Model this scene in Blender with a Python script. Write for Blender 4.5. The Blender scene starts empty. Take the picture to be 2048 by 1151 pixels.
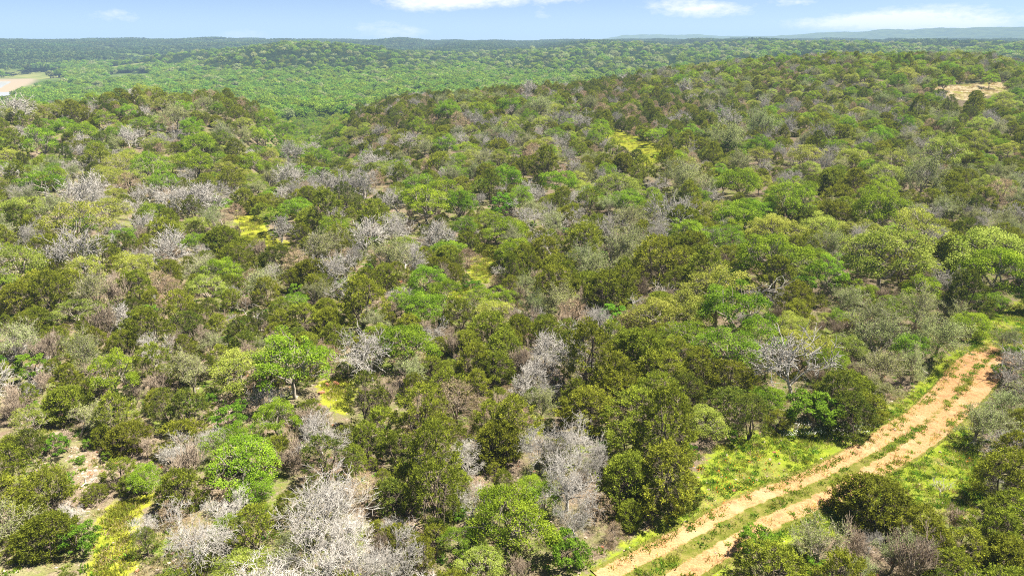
import bpy, math, random
import numpy as np
from mathutils import Vector

# ------------------------------------------------------------------ camera, sky, sun, exposure
scene = bpy.context.scene
col = scene.collection
PITCH = math.radians(19.9)
CAM = np.array([0.0, 0.0, 35.0])
FPX = 24.0 / 36.0 * 2048.0
cam_data = bpy.data.cameras.new('camera')
cam_data.lens = 24.0
cam_data.sensor_width = 36.0
cam_data.clip_start = 0.5
cam_data.clip_end = 60000.0
cam = bpy.data.objects.new('camera', cam_data)
cam.location = CAM
cam.rotation_euler = (math.pi / 2 - PITCH, 0, 0)
col.objects.link(cam)
scene.camera = cam

SUN_EL = math.radians(63)
SUN_AZ = math.radians(78)          # clockwise from +Y
world = bpy.data.worlds.new('World')
scene.world = world
world.use_nodes = True
world.cycles.sampling_method = 'NONE'
wn, wl = world.node_tree.nodes, world.node_tree.links
for n in list(wn):
    wn.remove(n)


def N(nodes, kind, **kw):
    n = nodes.new(kind)
    for k, v in kw.items():
        if k == 'ins':
            for a, b in v.items():
                n.inputs[a].default_value = b
        else:
            setattr(n, k, v)
    return n


w_out = N(wn, 'ShaderNodeOutputWorld')
w_bg = N(wn, 'ShaderNodeBackground', ins={'Strength': 0.054})
sky = N(wn, 'ShaderNodeTexSky', sky_type='NISHITA', sun_disc=False, sun_elevation=SUN_EL, sun_rotation=SUN_AZ,
        altitude=300, air_density=0.31, dust_density=0.45, ozone_density=0.5)
wl.new(w_bg.outputs[0], w_out.inputs[0])


def wmath(op, a, b=None, c=None, clamp=False):
    n = N(wn, 'ShaderNodeMath', operation=op, use_clamp=clamp)
    for i, v in enumerate((a, b, c)):
        if v is None:
            continue
        if isinstance(v, (int, float)):
            n.inputs[i].default_value = v
        else:
            wl.new(v, n.inputs[i])
    return n.outputs[0]


# clouds: a few low cumulus banks, given by azimuth, elevation and angular size, ragged by noise
tc = N(wn, 'ShaderNodeTexCoord')
sep = N(wn, 'ShaderNodeSeparateXYZ')
wl.new(tc.outputs['Generated'], sep.inputs[0])
w_az = wmath('ARCTAN2', sep.outputs[0], sep.outputs[1])
w_el = wmath('ARCSINE', sep.outputs[2])
cmb = N(wn, 'ShaderNodeCombineXYZ')
wl.new(w_az, cmb.inputs[0])
wl.new(wmath('MULTIPLY', w_el, 2.4), cmb.inputs[1])
nz1 = N(wn, 'ShaderNodeTexNoise', ins={'Scale': 62.0, 'Detail': 7.0, 'Roughness': 0.62})
nz2 = N(wn, 'ShaderNodeTexNoise', ins={'Scale': 17.0, 'Detail': 5.0, 'Roughness': 0.55})
wl.new(cmb.outputs[0], nz1.inputs['Vector'])
wl.new(cmb.outputs[0], nz2.inputs['Vector'])
CLOUDS = [(232, 30, 48, 14, .62), (490, 72, 56, 12, .8), (768, 62, 62, 18, .9), (825, 64, 34, 9, .5), (872, 6, 100, 18, 1.0),
          (1010, -4, 170, 14, 1.0), (1086, 30, 24, 13, .55), (1372, 14, 80, 18, .95), (1440, 22, 60, 11, .7),
          (1588, 4, 40, 9, .8), (1680, 48, 110, 13, .95), (1745, 38, 44, 10, .9), (1870, 44, 110, 25, 1.25), (1960, 50, 50, 9, .6)]
acc = None
for px, py, hw, hh, amp in CLOUDS:
    x, y = (px - 1024) / FPX, (py - 575.5) / FPX
    d = np.array([x, math.cos(PITCH) - y * math.sin(PITCH), -math.sin(PITCH) - y * math.cos(PITCH)])
    d /= np.linalg.norm(d)
    a0, e0 = math.atan2(d[0], d[1]), math.asin(d[2])
    dx = wmath('MULTIPLY', wmath('SUBTRACT', w_az, a0), FPX / hw * .95)
    dy = wmath('MULTIPLY', wmath('SUBTRACT', w_el, e0), FPX / hh)
    r2 = wmath('ADD', wmath('MULTIPLY', dx, dx), wmath('MULTIPLY', dy, dy))
    g = wmath('MULTIPLY', wmath('EXPONENT', wmath('MULTIPLY', r2, -1.0)), amp)
    acc = g if acc is None else wmath('ADD', acc, g)
# the same kind of broken cumulus goes on over the rest of the sky
rest = wmath('MULTIPLY', wmath('SUBTRACT', w_el, .115), 7.0, clamp=True)
acc = wmath('ADD', acc, wmath('MULTIPLY', rest, .40))
nmix = wmath('ADD', wmath('MULTIPLY', wmath('SUBTRACT', nz1.outputs[0], .5), 1.5), wmath('MULTIPLY', wmath('SUBTRACT', nz2.outputs[0], .5), 1.1))
den = wmath('MULTIPLY', wmath('SUBTRACT', wmath('ADD', acc, wmath('MULTIPLY', nmix, wmath('ADD', wmath('MINIMUM', acc, 1.0), .25))), .40), 1.05, clamp=True)
mixc = N(wn, 'ShaderNodeMix', data_type='RGBA')
wl.new(wmath('MULTIPLY', den, .68), mixc.inputs[0])
wl.new(sky.outputs[0], mixc.inputs[6])
mixc.inputs[7].default_value = (8.8, 8.2, 8.1, 1)
wl.new(mixc.outputs[2], w_bg.inputs[0])

sun_data = bpy.data.lights.new('sun', 'SUN')
sun_data.energy = 5.0
sun_data.angle = math.radians(0.55)
sun_data.color = (1.0, 0.94, 0.83)
sun = bpy.data.objects.new('sun', sun_data)
to_sun = Vector((math.sin(SUN_AZ) * math.cos(SUN_EL), math.cos(SUN_AZ) * math.cos(SUN_EL), math.sin(SUN_EL)))
sun.rotation_euler = to_sun.to_track_quat('Z', 'Y').to_euler()
sun.location = (0, 0, 120)
col.objects.link(sun)

vs = scene.view_settings
vs.view_transform = 'Standard'
vs.look = 'None'
vs.exposure = 1.72
vs.gamma = 1.0
vs.use_curve_mapping = False
scene.render.engine = 'CYCLES'
cy = scene.cycles
cy.max_bounces = 4
cy.diffuse_bounces = 2
cy.use_light_tree = False
cy.pixel_filter_type = 'BLACKMAN_HARRIS'
cy.filter_width = 1.1
cy.glossy_bounces = 2
cy.transmission_bounces = 2
cy.transparent_max_bounces = 4
cy.volume_bounces = 0
cy.use_denoising = False
cy.use_adaptive_sampling = False
cy.caustics_reflective = False
cy.caustics_refractive = False
scene.render.film_transparent = False

# ------------------------------------------------------------------ geometry of the view (used to survey the photograph onto the land)
CP, SP = math.cos(PITCH), math.sin(PITCH)


def ray(px, py):
    x = (np.asarray(px, float) - 1024) / FPX
    y = (np.asarray(py, float) - 575.5) / FPX
    return np.stack([x, CP - y * SP, -SP - y * CP], -1)      # scaled so that depth = 1


def project(p):
    d = np.asarray(p, float) - CAM
    zc = d[..., 1] * CP - d[..., 2] * SP
    up = d[..., 1] * SP + d[..., 2] * CP
    zc = np.where(zc > .1, zc, np.nan)
    return 1024 + FPX * d[..., 0] / zc, 575.5 - FPX * up / zc, zc


# ------------------------------------------------------------------ terrain: surveyed heights, interpolated by a thin plate spline over bearing and log distance
ctl = []          # x, y, z


def c_pix(px, py, zc, off=3.0):
    p = CAM + ray(px, py) * zc
    ctl.append((p[0], p[1], p[2] - off))


def c_pol(px, dist, z):
    a = math.atan((px - 1024) / FPX / 1.0)
    ctl.append((dist * math.sin(a), dist * math.cos(a), z))


for px in (-500, -100, 300, 700, 1024, 1400, 1750, 2100, 2500):
    c_pol(px, 15, 0.0)
    c_pol(px, 45, 0.0)
    c_pol(px, 75, 0.0)
    c_pol(px, 105, 0.4)
for px, z in ((-300, .5), (100, .5), (450, -1.5), (800, .0), (1150, .5), (1500, 1.0), (1850, 1.5), (2300, 2)):
    c_pol(px, 140, z)
for q in ((85, 363, 152), (-200, 363, 152), (700, 370, 160), (1024, 370, 157), (1400, 370, 150), (1900, 370, 148), (2250, 370, 148),
          (100, 300, 190), (-250, 300, 190), (330, 300, 195), (560, 302, 235), (545, 250, 264), (480, 197, 266), (900, 300, 200), (1300, 300, 190), (1800, 300, 180), (2250, 300, 180),
          (100, 250, 220), (-250, 250, 225), (300, 240, 225), (750, 255, 262), (1000, 250, 236), (1300, 245, 230), (1700, 245, 212), (2000, 245, 212),
          (2300, 245, 212), (50, 200, 252), (-300, 205, 255), (250, 184, 262), (430, 180, 262), (520, 215, 268), (700, 226, 305),
          (740, 208, 300), (850, 182, 320), (1000, 172, 340), (1100, 163, 355), (1240, 148, 395), (1330, 137, 420), (1450, 122, 430), (1600, 114, 435), (1700, 113, 430),
          (2000, 114, 420), (2350, 114, 420), (1950, 188, 262), (1780, 190, 265), (1500, 190, 285), (1250, 195, 290), (1000, 205, 285)):
    c_pix(*q, (3.4 if q[0] < 560 else 5.0) if q[1] < 216 and q[2] < 440 else 3.0)
for q in ((600, 250, -7), (600, 300, -11), (645, 300, -9), (560, 350, -14), (645, 350, -14), (620, 420, -19), (620, 500, -22), (695, 370, -9),
          (-300, 360, -6), (50, 350, -6), (250, 350, -2), (430, 345, -3), (540, 340, -8), (250, 460, -19), (430, 450, -18), (-200, 500, -18),
          (740, 400, -4), (850, 430, -4), (1100, 470, -4), (850, 560, -19), (1100, 620, -17), (1330, 560, 2), (1330, 700, -8), (1700, 560, 6), (1700, 760, -6),
          (2000, 560, 6), (2300, 700, -4), (2300, 560, 6),
          (-400, 700, -25), (20, 640, -25), (20, 960, -29), (60, 1080, -29), (-300, 1000, -29), (100, 1250, -27), (300, 700, -26), (300, 1000, -27), (500, 900, -26), (650, 900, -25), (900, 750, -21), (900, 950, -19),
          (1100, 850, -17), (1100, 1000, -13), (300, 1300, -25), (-400, 1300, -27), (-400, 2300, 18), (-100, 1500, -22), (150, 1560, -18), (150, 2250, 13), (-100, 2250, 15),
          (300, 1900, -4), (300, 2500, 14), (420, 1150, -23), (400, 1350, -17), (470, 1420, 4), (560, 1440, 20), (640, 1430, 25), (620, 1130, -14), (640, 1900, -2), (640, 2500, 15), (740, 1450, 14),
          (850, 1500, -6), (850, 2300, 9), (1000, 1250, -6), (1000, 1650, 7), (1000, 2200, 12), (1200, 1500, 12), (1200, 2200, 24), (1500, 1250, 10), (1500, 1800, 23), (1500, 1000, -2),
          (1900, 1000, -2), (1900, 1250, 12), (1900, 1700, 21), (2300, 1000, -2), (2300, 1700, 21), (1300, 1000, -6)):
    c_pol(*q)
for px in (-500, 0, 400, 800, 1200, 1600, 2000, 2500):
    c_pol(px, 2750, 26)
    c_pol(px, 3400, 32.0)
    c_pol(px, 4100, 22)
    c_pol(px, 5200, 12)
    c_pol(px, 20000, 12)
ctl = np.array(ctl)


def uvw(x, y):
    az = np.clip(np.arctan2(x, np.maximum(y, 1e-6) if np.isscalar(y) else y), -.85, .85)
    return np.stack([2.6 * az, np.log(np.maximum(np.hypot(x, y), 12.0))], -1)


def tps_k(a, b):
    d2 = ((a[:, None, :] - b[None, :, :]) ** 2).sum(-1)
    return d2 * np.log(d2 + 1e-9)


cuv = uvw(ctl[:, 0], ctl[:, 1])
nC = len(ctl)
A = np.zeros((nC + 3, nC + 3))
A[:nC, :nC] = tps_k(cuv, cuv) + np.eye(nC) * 0.004
A[:nC, nC] = 1
A[:nC, nC + 1:] = cuv
A[nC:, :nC] = A[:nC, nC:].T
tps_w = np.linalg.solve(A, np.concatenate([ctl[:, 2], np.zeros(3)]))

GA = np.linspace(-.85, .85, 181)
GL = np.linspace(math.log(12), math.log(45000), 300)
_u, _l = np.meshgrid(GA, GL, indexing='ij')
_q = np.stack([2.6 * _u.ravel(), _l.ravel()], -1)
GRIDZ = (np.concatenate([tps_k(_q[s:s + 9000], cuv) @ tps_w[:nC] for s in range(0, len(_q), 9000)]) + tps_w[nC] + _q @ tps_w[nC + 1:]).reshape(_u.shape)


def spline_z(x, y):
    a = (np.clip(np.arctan2(x, y), -.85, .85) - GA[0]) / (GA[1] - GA[0])
    b = (np.log(np.clip(np.hypot(x, y), 12.0, 44000)) - GL[0]) / (GL[1] - GL[0])
    i = np.clip(a.astype(int), 0, len(GA) - 2)
    j = np.clip(b.astype(int), 0, len(GL) - 2)
    a, b = a - i, b - j
    return (GRIDZ[i, j] * (1 - a) + GRIDZ[i + 1, j] * a) * (1 - b) + (GRIDZ[i, j + 1] * (1 - a) + GRIDZ[i + 1, j + 1] * a) * b


_rs = np.random.RandomState(5)
WAVES = [(_rs.uniform(0, 6.28), _rs.uniform(0, 6.28), L * _rs.uniform(.8, 1.25), a0) for L, a0 in
         ((14, .10), (18, .12), (26, .18), (38, .25), (150, 1.3), (210, 1.6), (330, 2.2), (420, 2.6)) for _ in (0, 1)]
MESA_PX = [1150, 1205, 1232, 1300, 1390, 1440, 1490, 1545, 1592, 1640, 1692, 1704, 1770, 1850, 1950, 2048, 2250, 2700]
MESA_PY = [83, 77.5, 70.6, 69.6, 70.6, 73.4, 73.2, 71.6, 66.4, 65.2, 64.2, 61.0, 60.4, 58.6, 56, 53, 50, 60]


def height(x, y):
    x = np.asarray(x, float).ravel()
    y = np.asarray(y, float).ravel()
    out = spline_z(x, y)
    r = np.hypot(x, y)
    az = np.arctan2(x, y)
    out *= np.clip((2.2 - np.abs(az)) / 1.2, 0, 1)
    far = np.clip((r - 900) / 700, 0, 1)
    for th, ph, L, a in WAVES:
        w = np.sin((x * math.cos(th) + y * math.sin(th)) * 6.283 / L + ph) * a
        out += w * (far if L > 100 else np.clip((r - 30) / 40, .25, 1))
    # the mesas on the right horizon
    px = 1024 + FPX * np.tan(np.clip(az, -1.2, 1.2))
    crest = (82.3 - np.interp(px, MESA_PX, MESA_PY)) / FPX
    dist0 = np.interp(px, [1150, 1450, 1550, 2048, 2700], [6800, 6800, 6000, 5300, 4900])
    t = np.clip((r - dist0 * .72) / (dist0 * .28), 0, 1)
    prof = .25 * np.clip(t / .5, 0, 1) + .75 * np.clip((t - .5) / .35, 0, 1) ** 1.2
    top = crest * dist0 * np.maximum(np.cos(az), .3) * CP * CP + 35
    out = np.where((r > dist0 * .72) & (crest > 0), out + (np.maximum(top - 12, 0)) * prof * np.clip((1.2 - np.abs(az)) / .3, 0, 1), out)
    return out


def at_ground(px, py, off=0.0):
    """where the sight line through a photo pixel meets the land (off: metres above it)"""
    px = np.atleast_1d(np.asarray(px, float))
    py = np.atleast_1d(np.asarray(py, float))
    off = np.broadcast_to(np.asarray(off, float), px.shape)
    t = np.geomspace(24, 6000, 520)
    d = ray(px, py)
    P = CAM + d[:, None, :] * t[None, :, None]
    h = height(P[..., 0], P[..., 1]).reshape(P.shape[:2]) + off[:, None]
    below = P[..., 2] < h
    k = np.where(below.any(1), below.argmax(1), len(t) - 1)
    k0 = np.maximum(k - 1, 0)
    i = np.arange(len(px))
    g0 = P[i, k0, 2] - h[i, k0]
    g1 = P[i, k, 2] - h[i, k]
    f = np.clip(g0 / np.where(np.abs(g0 - g1) < 1e-9, 1, g0 - g1), 0, 1)
    zc = t[k0] + (t[k] - t[k0]) * f
    Q = CAM + d * zc[:, None]
    Q[:, 2] -= off
    return Q, zc


def T(tile, *pts):
    ox, oy = TILE[tile]
    return [(ox + a / 2.9214, oy + b / 2.9214) for a, b in pts]


TILE = {1: (0, 0), 2: (680, 0), 3: (1348, 0), 4: (0, 380), 5: (680, 380), 6: (1348, 380), 7: (0, 757), 8: (680, 757), 9: (1348, 757)}

# open ground, outlined in the photograph and carried onto the land
OPEN = {
    'verge': [(1150, 1190), (1215, 1130), (1330, 1050), (1392, 975), (1440, 905), (1500, 872), (1620, 862), (1730, 845), (1800, 810), (1880, 740), (1935, 690), (1970, 640), (2060, 595),
              (2070, 690), (2005, 735), (1950, 800), (1925, 845), (1950, 905), (1968, 960), (1960, 1000), (1925, 1022), (1861, 1015), (1800, 1040), (1700, 1050), (1632, 1066),
              (1492, 1096), (1450, 1151), (1440, 1200)],
    'clear_a': T(4, (1400, 125), (1500, 118), (1535, 230), (1575, 285), (1705, 325), (1695, 352), (1560, 315), (1425, 275), (1400, 200)),
    'clear_b': T(5, (810, 310), (915, 330), (900, 445), (850, 540), (780, 525), (780, 430), (800, 380)),
    'clear_b2': T(5, (690, 560), (745, 570), (690, 680), (640, 690), (650, 620)),
    'clear_c': T(7, (1870, 30), (2000, -5), (2045, 20), (2050, 90), (2000, 190), (1925, 150)),
    'clear_d': T(7, (610, 830), (690, 735), (870, 690), (770, 800), (745, 1000), (765, 1060), (700, 1170), (540, 1170), (590, 1000)),
    'clear_e': T(2, (1570, 745), (1650, 775), (1770, 820), (1870, 870), (1860, 920), (1790, 965), (1750, 895), (1680, 850), (1590, 840)),
    'tan': T(3, (1490, 508), (1700, 497), (1870, 480), (1970, 482), (1955, 520), (1890, 545), (1750, 595), (1570, 560)),
    'bare_g': T(7, (380, 390), (560, 400), (700, 480), (640, 640), (500, 700), (440, 560)),
    'bare_h': T(7, (1230, 130), (1400, 110), (1430, 240), (1300, 220)),
    'bare_i': T(7, (0, 40), (250, 20), (200, 110), (0, 150)),
    'bare_k': T(7, (0, 860), (60, 940), (200, 1120), (60, 1170), (-60, 1170)),
}
VALLEY = {
    'river': T(1, (-200, 478), (40, 470), (198, 468), (214, 476), (205, 490), (140, 512), (70, 552), (-200, 580)),
    'field': T(1, (-200, 436), (60, 440), (390, 444), (372, 458), (255, 476), (190, 466), (-200, 468)),
    'field2': T(1, (580, 446), (660, 432), (720, 424), (880, 422), (860, 432), (700, 440), (620, 448)),
}
XYPOLY = {}
for k, poly in list(OPEN.items()) + list(VALLEY.items()):
    if k in ('river', 'field', 'field2'):
        zv = -29.0 if k != 'field2' else -25.0
        d = ray([p[0] for p in poly], [p[1] for p in poly])
        XYPOLY[k] = (CAM + d * ((zv - CAM[2]) / d[:, 2])[:, None])[:, :2]
    else:
        XYPOLY[k] = at_ground([p[0] for p in poly], [p[1] for p in poly])[0][:, :2]


def inside(poly, x, y):
    poly = np.asarray(poly)
    x = np.asarray(x, float)
    y = np.asarray(y, float)
    r = np.zeros(x.shape, bool)
    j = len(poly) - 1
    for i in range(len(poly)):
        xi, yi = poly[i]
        xj, yj = poly[j]
        c = ((yi > y) != (yj > y)) & (x < (xj - xi) * (y - yi) / ((yj - yi) or 1e-12) + xi)
        r ^= c
        j = i
    return r


def edge_dist(poly, x, y):
    poly = np.asarray(poly)
    best = np.full(np.shape(x), 1e9)
    for i in range(len(poly)):
        a, b = poly[i - 1], poly[i]
        e = b - a
        L2 = max((e ** 2).sum(), 1e-9)
        t = np.clip(((x - a[0]) * e[0] + (y - a[1]) * e[1]) / L2, 0, 1)
        best = np.minimum(best, np.hypot(x - a[0] - t * e[0], y - a[1] - t * e[1]))
    return best


def soft(name, x, y, w):
    """1 inside an outline, fading to 0 over w metres"""
    p = XYPOLY[name]
    s = np.where(inside(p, x, y), 1, -1) * edge_dist(p, x, y)
    return np.clip(.5 + s / w, 0, 1)


# the dirt track: two wheel ruts read off the photograph
RUT_A = T(9, (-330, 1150), (-160, 1062), (20, 970), (250, 850), (450, 740), (640, 660), (800, 600), (980, 520), (1150, 430), (1300, 320), (1450, 220), (1570, 100), (1650, 15)) + \
    T(6, (1700, 1040), (1790, 975), (1890, 930), (1950, 905))
RUT_B = T(9, (-330, 1370), (-200, 1262), (-58, 1160), (30, 1118), (200, 1010), (370, 905), (560, 810), (780, 722), (940, 640), (1130, 525), (1250, 470), (1400, 380), (1530, 280), (1650, 170), (1740, 80), (1800, 10)) + \
    T(6, (1850, 1040), (1900, 1000), (1985, 955))


def resample(pts, step):
    pts = np.asarray(pts)
    # Catmull-Rom through the points
    out = []
    P = np.vstack([2 * pts[0] - pts[1], pts, 2 * pts[-1] - pts[-2]])
    for i in range(1, len(P) - 2):
        for t in np.linspace(0, 1, 20, endpoint=False):
            a, b, c, d = P[i - 1], P[i], P[i + 1], P[i + 2]
            out.append(.5 * (2 * b + (c - a) * t + (2 * a - 5 * b + 4 * c - d) * t * t + (3 * b - a - 3 * c + d) * t ** 3))
    out = np.array(out + [pts[-1]])
    s = np.concatenate([[0], np.cumsum(np.linalg.norm(np.diff(out, axis=0), axis=1))])
    q = np.arange(0, s[-1], step)
    return np.stack([np.interp(q, s, out[:, k]) for k in range(out.shape[1])], -1)


rutA = resample(at_ground([p[0] for p in RUT_A], [p[1] for p in RUT_A])[0][:, :2], .4)
rutB = resample(at_ground([p[0] for p in RUT_B], [p[1] for p in RUT_B])[0][:, :2], .4)
nR = 260
cl = np.stack([np.interp(np.linspace(0, 1, nR), np.linspace(0, 1, len(rutA)), rutA[:, k]) * .5 +
               np.interp(np.linspace(0, 1, nR), np.linspace(0, 1, len(rutB)), rutB[:, k]) * .5 for k in (0, 1)], -1)
gauge = np.linalg.norm(np.stack([np.interp(np.linspace(0, 1, nR), np.linspace(0, 1, len(rutA)), rutA[:, k]) -
                                 np.interp(np.linspace(0, 1, nR), np.linspace(0, 1, len(rutB)), rutB[:, k]) for k in (0, 1)], -1), axis=1)


def near_line(line, x, y):
    best = np.full(np.shape(x), 1e9)
    for s in range(0, len(line), 2):
        best = np.minimum(best, (x - line[s, 0]) ** 2 + (y - line[s, 1]) ** 2)
    return np.sqrt(best)


# ------------------------------------------------------------------ materials
class Mat:
    def __init__(self, name):
        self.m = bpy.data.materials.new(name)
        self.m.use_nodes = True
        self.t = self.m.node_tree
        self.n, self.l = self.t.nodes, self.t.links
        self.n.clear()
        self.out = self.new('ShaderNodeOutputMaterial')

    def new(self, kind, **kw):
        return N(self.n, kind, **kw)

    def put(self, v, sock):
        if isinstance(v, bpy.types.NodeSocket):
            self.l.new(v, sock)
        elif isinstance(v, tuple) and len(v) == 3 and sock.type == 'RGBA':
            sock.default_value = (*v, 1)
        else:
            sock.default_value = v

    def math(self, op, a, b=0.0, clamp=False):
        n = self.new('ShaderNodeMath', operation=op, use_clamp=clamp)
        self.put(a, n.inputs[0])
        self.put(b, n.inputs[1])
        return n.outputs[0]

    def mix(self, f, a, b):
        n = self.new('ShaderNodeMix', data_type='RGBA')
        self.put(f, n.inputs[0])
        self.put(a, n.inputs[6])
        self.put(b, n.inputs[7])
        return n.outputs[2]

    def noise(self, scale, detail=4, rough=.55, vec=None, dim='3D'):
        n = self.new('ShaderNodeTexNoise', ins={'Scale': scale, 'Detail': detail, 'Roughness': rough})
        if vec is None:
            g = self.new('ShaderNodeNewGeometry')
            vec = g.outputs['Position']
        self.l.new(vec, n.inputs['Vector'])
        return n.outputs[0]

    def step(self, v, a, b):
        n = self.new('ShaderNodeMapRange', clamp=True, ins={1: a, 2: b, 3: 0.0, 4: 1.0})
        self.put(v, n.inputs[0])
        return n.outputs[0]

    def attr(self, name):
        return self.new('ShaderNodeAttribute', attribute_name=name).outputs['Fac']

    def diffuse(self, colr, rough=.9, bump=None, bstr=.5, bdist=.05):
        b = self.new('ShaderNodeBsdfDiffuse', ins={'Roughness': rough})
        self.put(colr, b.inputs['Color'])
        if bump is not None:
            bp = self.new('ShaderNodeBump', ins={'Strength': bstr, 'Distance': bdist})
            self.put(bump, bp.inputs['Height'])
            self.l.new(bp.outputs[0], b.inputs['Normal'])
        self.l.new(b.outputs[0], self.out.inputs[0])
        return self.m


def leaf_material(name, c0, c1, trans=.35, vary=.3, hue=.03, gloss=.0):
    m = Mat(name)
    c = m.mix(m.attr('tint'), c0, c1)
    oi = m.new('ShaderNodeObjectInfo')
    h = m.new('ShaderNodeHueSaturation')
    r2 = m.math('FRACT', m.math('MULTIPLY', oi.outputs['Random'], 7.31))
    m.put(m.math('ADD', m.math('MULTIPLY', oi.outputs['Random'], 2 * hue), .5 - hue), h.inputs['Hue'])
    m.put(m.math('ADD', m.math('MULTIPLY', r2, 2 * vary), 1 - vary), h.inputs['Value'])
    m.put(c, h.inputs['Color'])
    d = m.new('ShaderNodeBsdfDiffuse')
    t = m.new('ShaderNodeBsdfTranslucent')
    m.l.new(h.outputs[0], d.inputs['Color'])
    m.l.new(h.outputs[0], t.inputs['Color'])
    mx = m.new('ShaderNodeMixShader', ins={0: trans})
    m.l.new(d.outputs[0], mx.inputs[1])
    m.l.new(t.outputs[0], mx.inputs[2])
    if gloss > 0:
        g = m.new('ShaderNodeBsdfGlossy', ins={'Roughness': .45, 'Color': (.9, .9, .85, 1)})
        m2 = m.new('ShaderNodeMixShader', ins={0: gloss})
        m.l.new(mx.outputs[0], m2.inputs[1])
        m.l.new(g.outputs[0], m2.inputs[2])
        mx = m2
    m.l.new(mx.outputs[0], m.out.inputs[0])
    return m.m


def bark_material(name, c0, c1, vary=.2):
    m = Mat(name)
    oi = m.new('ShaderNodeObjectInfo')
    c = m.mix(m.step(m.noise(3.0, 3), .35, .65), c0, c1)
    h = m.new('ShaderNodeHueSaturation')
    m.put(m.math('ADD', m.math('MULTIPLY', oi.outputs['Random'], 2 * vary), 1 - vary), h.inputs['Value'])
    m.put(c, h.inputs['Color'])
    return m.diffuse(h.outputs[0])


LEAF = {
    'J': leaf_material('juniper_olive', (.096, .122, .017), (.320, .355, .038), .36, .22, .012),
    'K': leaf_material('juniper_dark', (.058, .094, .020), (.215, .250, .032), .34, .22, .012),
    'O': leaf_material('oak_green', (.115, .200, .014), (.330, .450, .042), .42, .2, .018),
    'Y': leaf_material('oak_yellow', (.180, .235, .028), (.460, .500, .105), .42, .18, .015),
    'S': leaf_material('sage_leaf', (.200, .240, .085), (.440, .490, .200), .40, .2, .02),
    'G': leaf_material('shrub_green', (.080, .175, .016), (.230, .375, .036), .42, .2, .018),
    'V': leaf_material('riverside_leaf', (.120, .215, .020), (.290, .430, .055), .42, .2, .02),
    'H': leaf_material('hillside_juniper', (.030, .060, .020), (.110, .170, .042), .32, .22, .02),
    'D': leaf_material('dead_juniper', (.28, .20, .13), (.52, .39, .26), .2, .2, .015),
}
BARK_DARK = bark_material('bark_brown', (.11, .085, .06), (.26, .215, .165))
BARK_GREY = bark_material('bark_grey', (.22, .19, .15), (.40, .355, .29))
BARK_PALE = bark_material('bark_pale', (.355, .33, .295), (.555, .525, .475), .2)
BARK_WHITE = bark_material('bark_white', (.42, .39, .34), (.62, .585, .52), .1)
BARK_PINK = bark_material('twig_brown', (.28, .215, .155), (.48, .395, .30), .2)


def make_mesh(name, parts, mats, tint=True):
    """parts: list of (verts, quads, tint per vertex, material index)"""
    me = bpy.data.meshes.new(name)
    vo = 0
    V, Q, Tn, Mi = [], [], [], []
    for v, q, t, mi in parts:
        V.append(v)
        Q.append(q + vo)
        Tn.append(t)
        Mi.append(np.full(len(q), mi, np.int32))
        vo += len(v)
    V, Q, Tn, Mi = np.concatenate(V), np.concatenate(Q), np.concatenate(Tn), np.concatenate(Mi)
    k = Q.shape[1]
    me.vertices.add(len(V))
    me.vertices.foreach_set('co', V.astype(np.float32).ravel())
    me.loops.add(Q.size)
    me.loops.foreach_set('vertex_index', Q.astype(np.int32).ravel())
    me.polygons.add(len(Q))
    me.polygons.foreach_set('loop_start', np.arange(0, Q.size, k, dtype=np.int32))
    me.polygons.foreach_set('material_index', Mi)
    for m in mats:
        me.materials.append(m)
    if tint:
        a = me.attributes.new('tint', 'FLOAT', 'POINT')
        a.data.foreach_set('value', Tn.astype(np.float32))
    me.update(calc_edges=True)
    return me


def link(name, data, parent=None, label=None, cat=None, group=None, kind=None):
    o = bpy.data.objects.new(name, data)
    col.objects.link(o)
    if parent is not None:
        o.parent = parent
    if label:
        o['label'] = label
    if cat:
        o['category'] = cat
    if group:
        o['group'] = group
    if kind:
        o['kind'] = kind
    return o


# ------------------------------------------------------------------ the land
fine = np.radians(np.arange(-47, 47.001, .26))
coarse = np.radians(np.arange(50, 310.001, 5))
azs = np.concatenate([fine, coarse])
rad = np.concatenate([[0.0], np.geomspace(6, 8800, 470)])
RR, AA = np.meshgrid(rad, azs, indexing='ij')
GX, GY = RR * np.sin(AA), RR * np.cos(AA)
GZ = height(GX, GY).reshape(GX.shape)
gx, gy = GX.ravel(), GY.ravel()
grass = np.zeros(len(gx))
dry = np.zeros(len(gx))
bare = np.zeros(len(gx))
sel = (np.hypot(gx, gy) < 420)
for k, w in (('clear_a', 3), ('clear_b', 2), ('clear_b2', 2), ('clear_c', 1.5), ('clear_d', 1.6), ('clear_e', 4)):
    grass[sel] = np.maximum(grass[sel], np.clip(soft(k, gx[sel], gy[sel], w * 2) * 1.6, 0, 1))
verge = np.zeros(len(gx))
verge[sel] = np.clip(soft('verge', gx[sel], gy[sel], 4.0) * 1.5, 0, 1)
dry[sel] = soft('tan', gx[sel], gy[sel], 5)
for k in ('bare_g', 'bare_h', 'bare_i', 'bare_k'):
    bare[sel] = np.maximum(bare[sel], soft(k, gx[sel], gy[sel], 2.5))
selv = (np.hypot(gx, gy) > 600) & (np.hypot(gx, gy) < 2400) & (gx < 0)
sand = np.zeros(len(gx))
fld = np.zeros(len(gx))
fld[selv] = np.maximum(soft('field', gx[selv], gy[selv], 16), soft('field2', gx[selv], gy[selv], 16))
sand[selv] = soft('river', gx[selv], gy[selv], 14)
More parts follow.
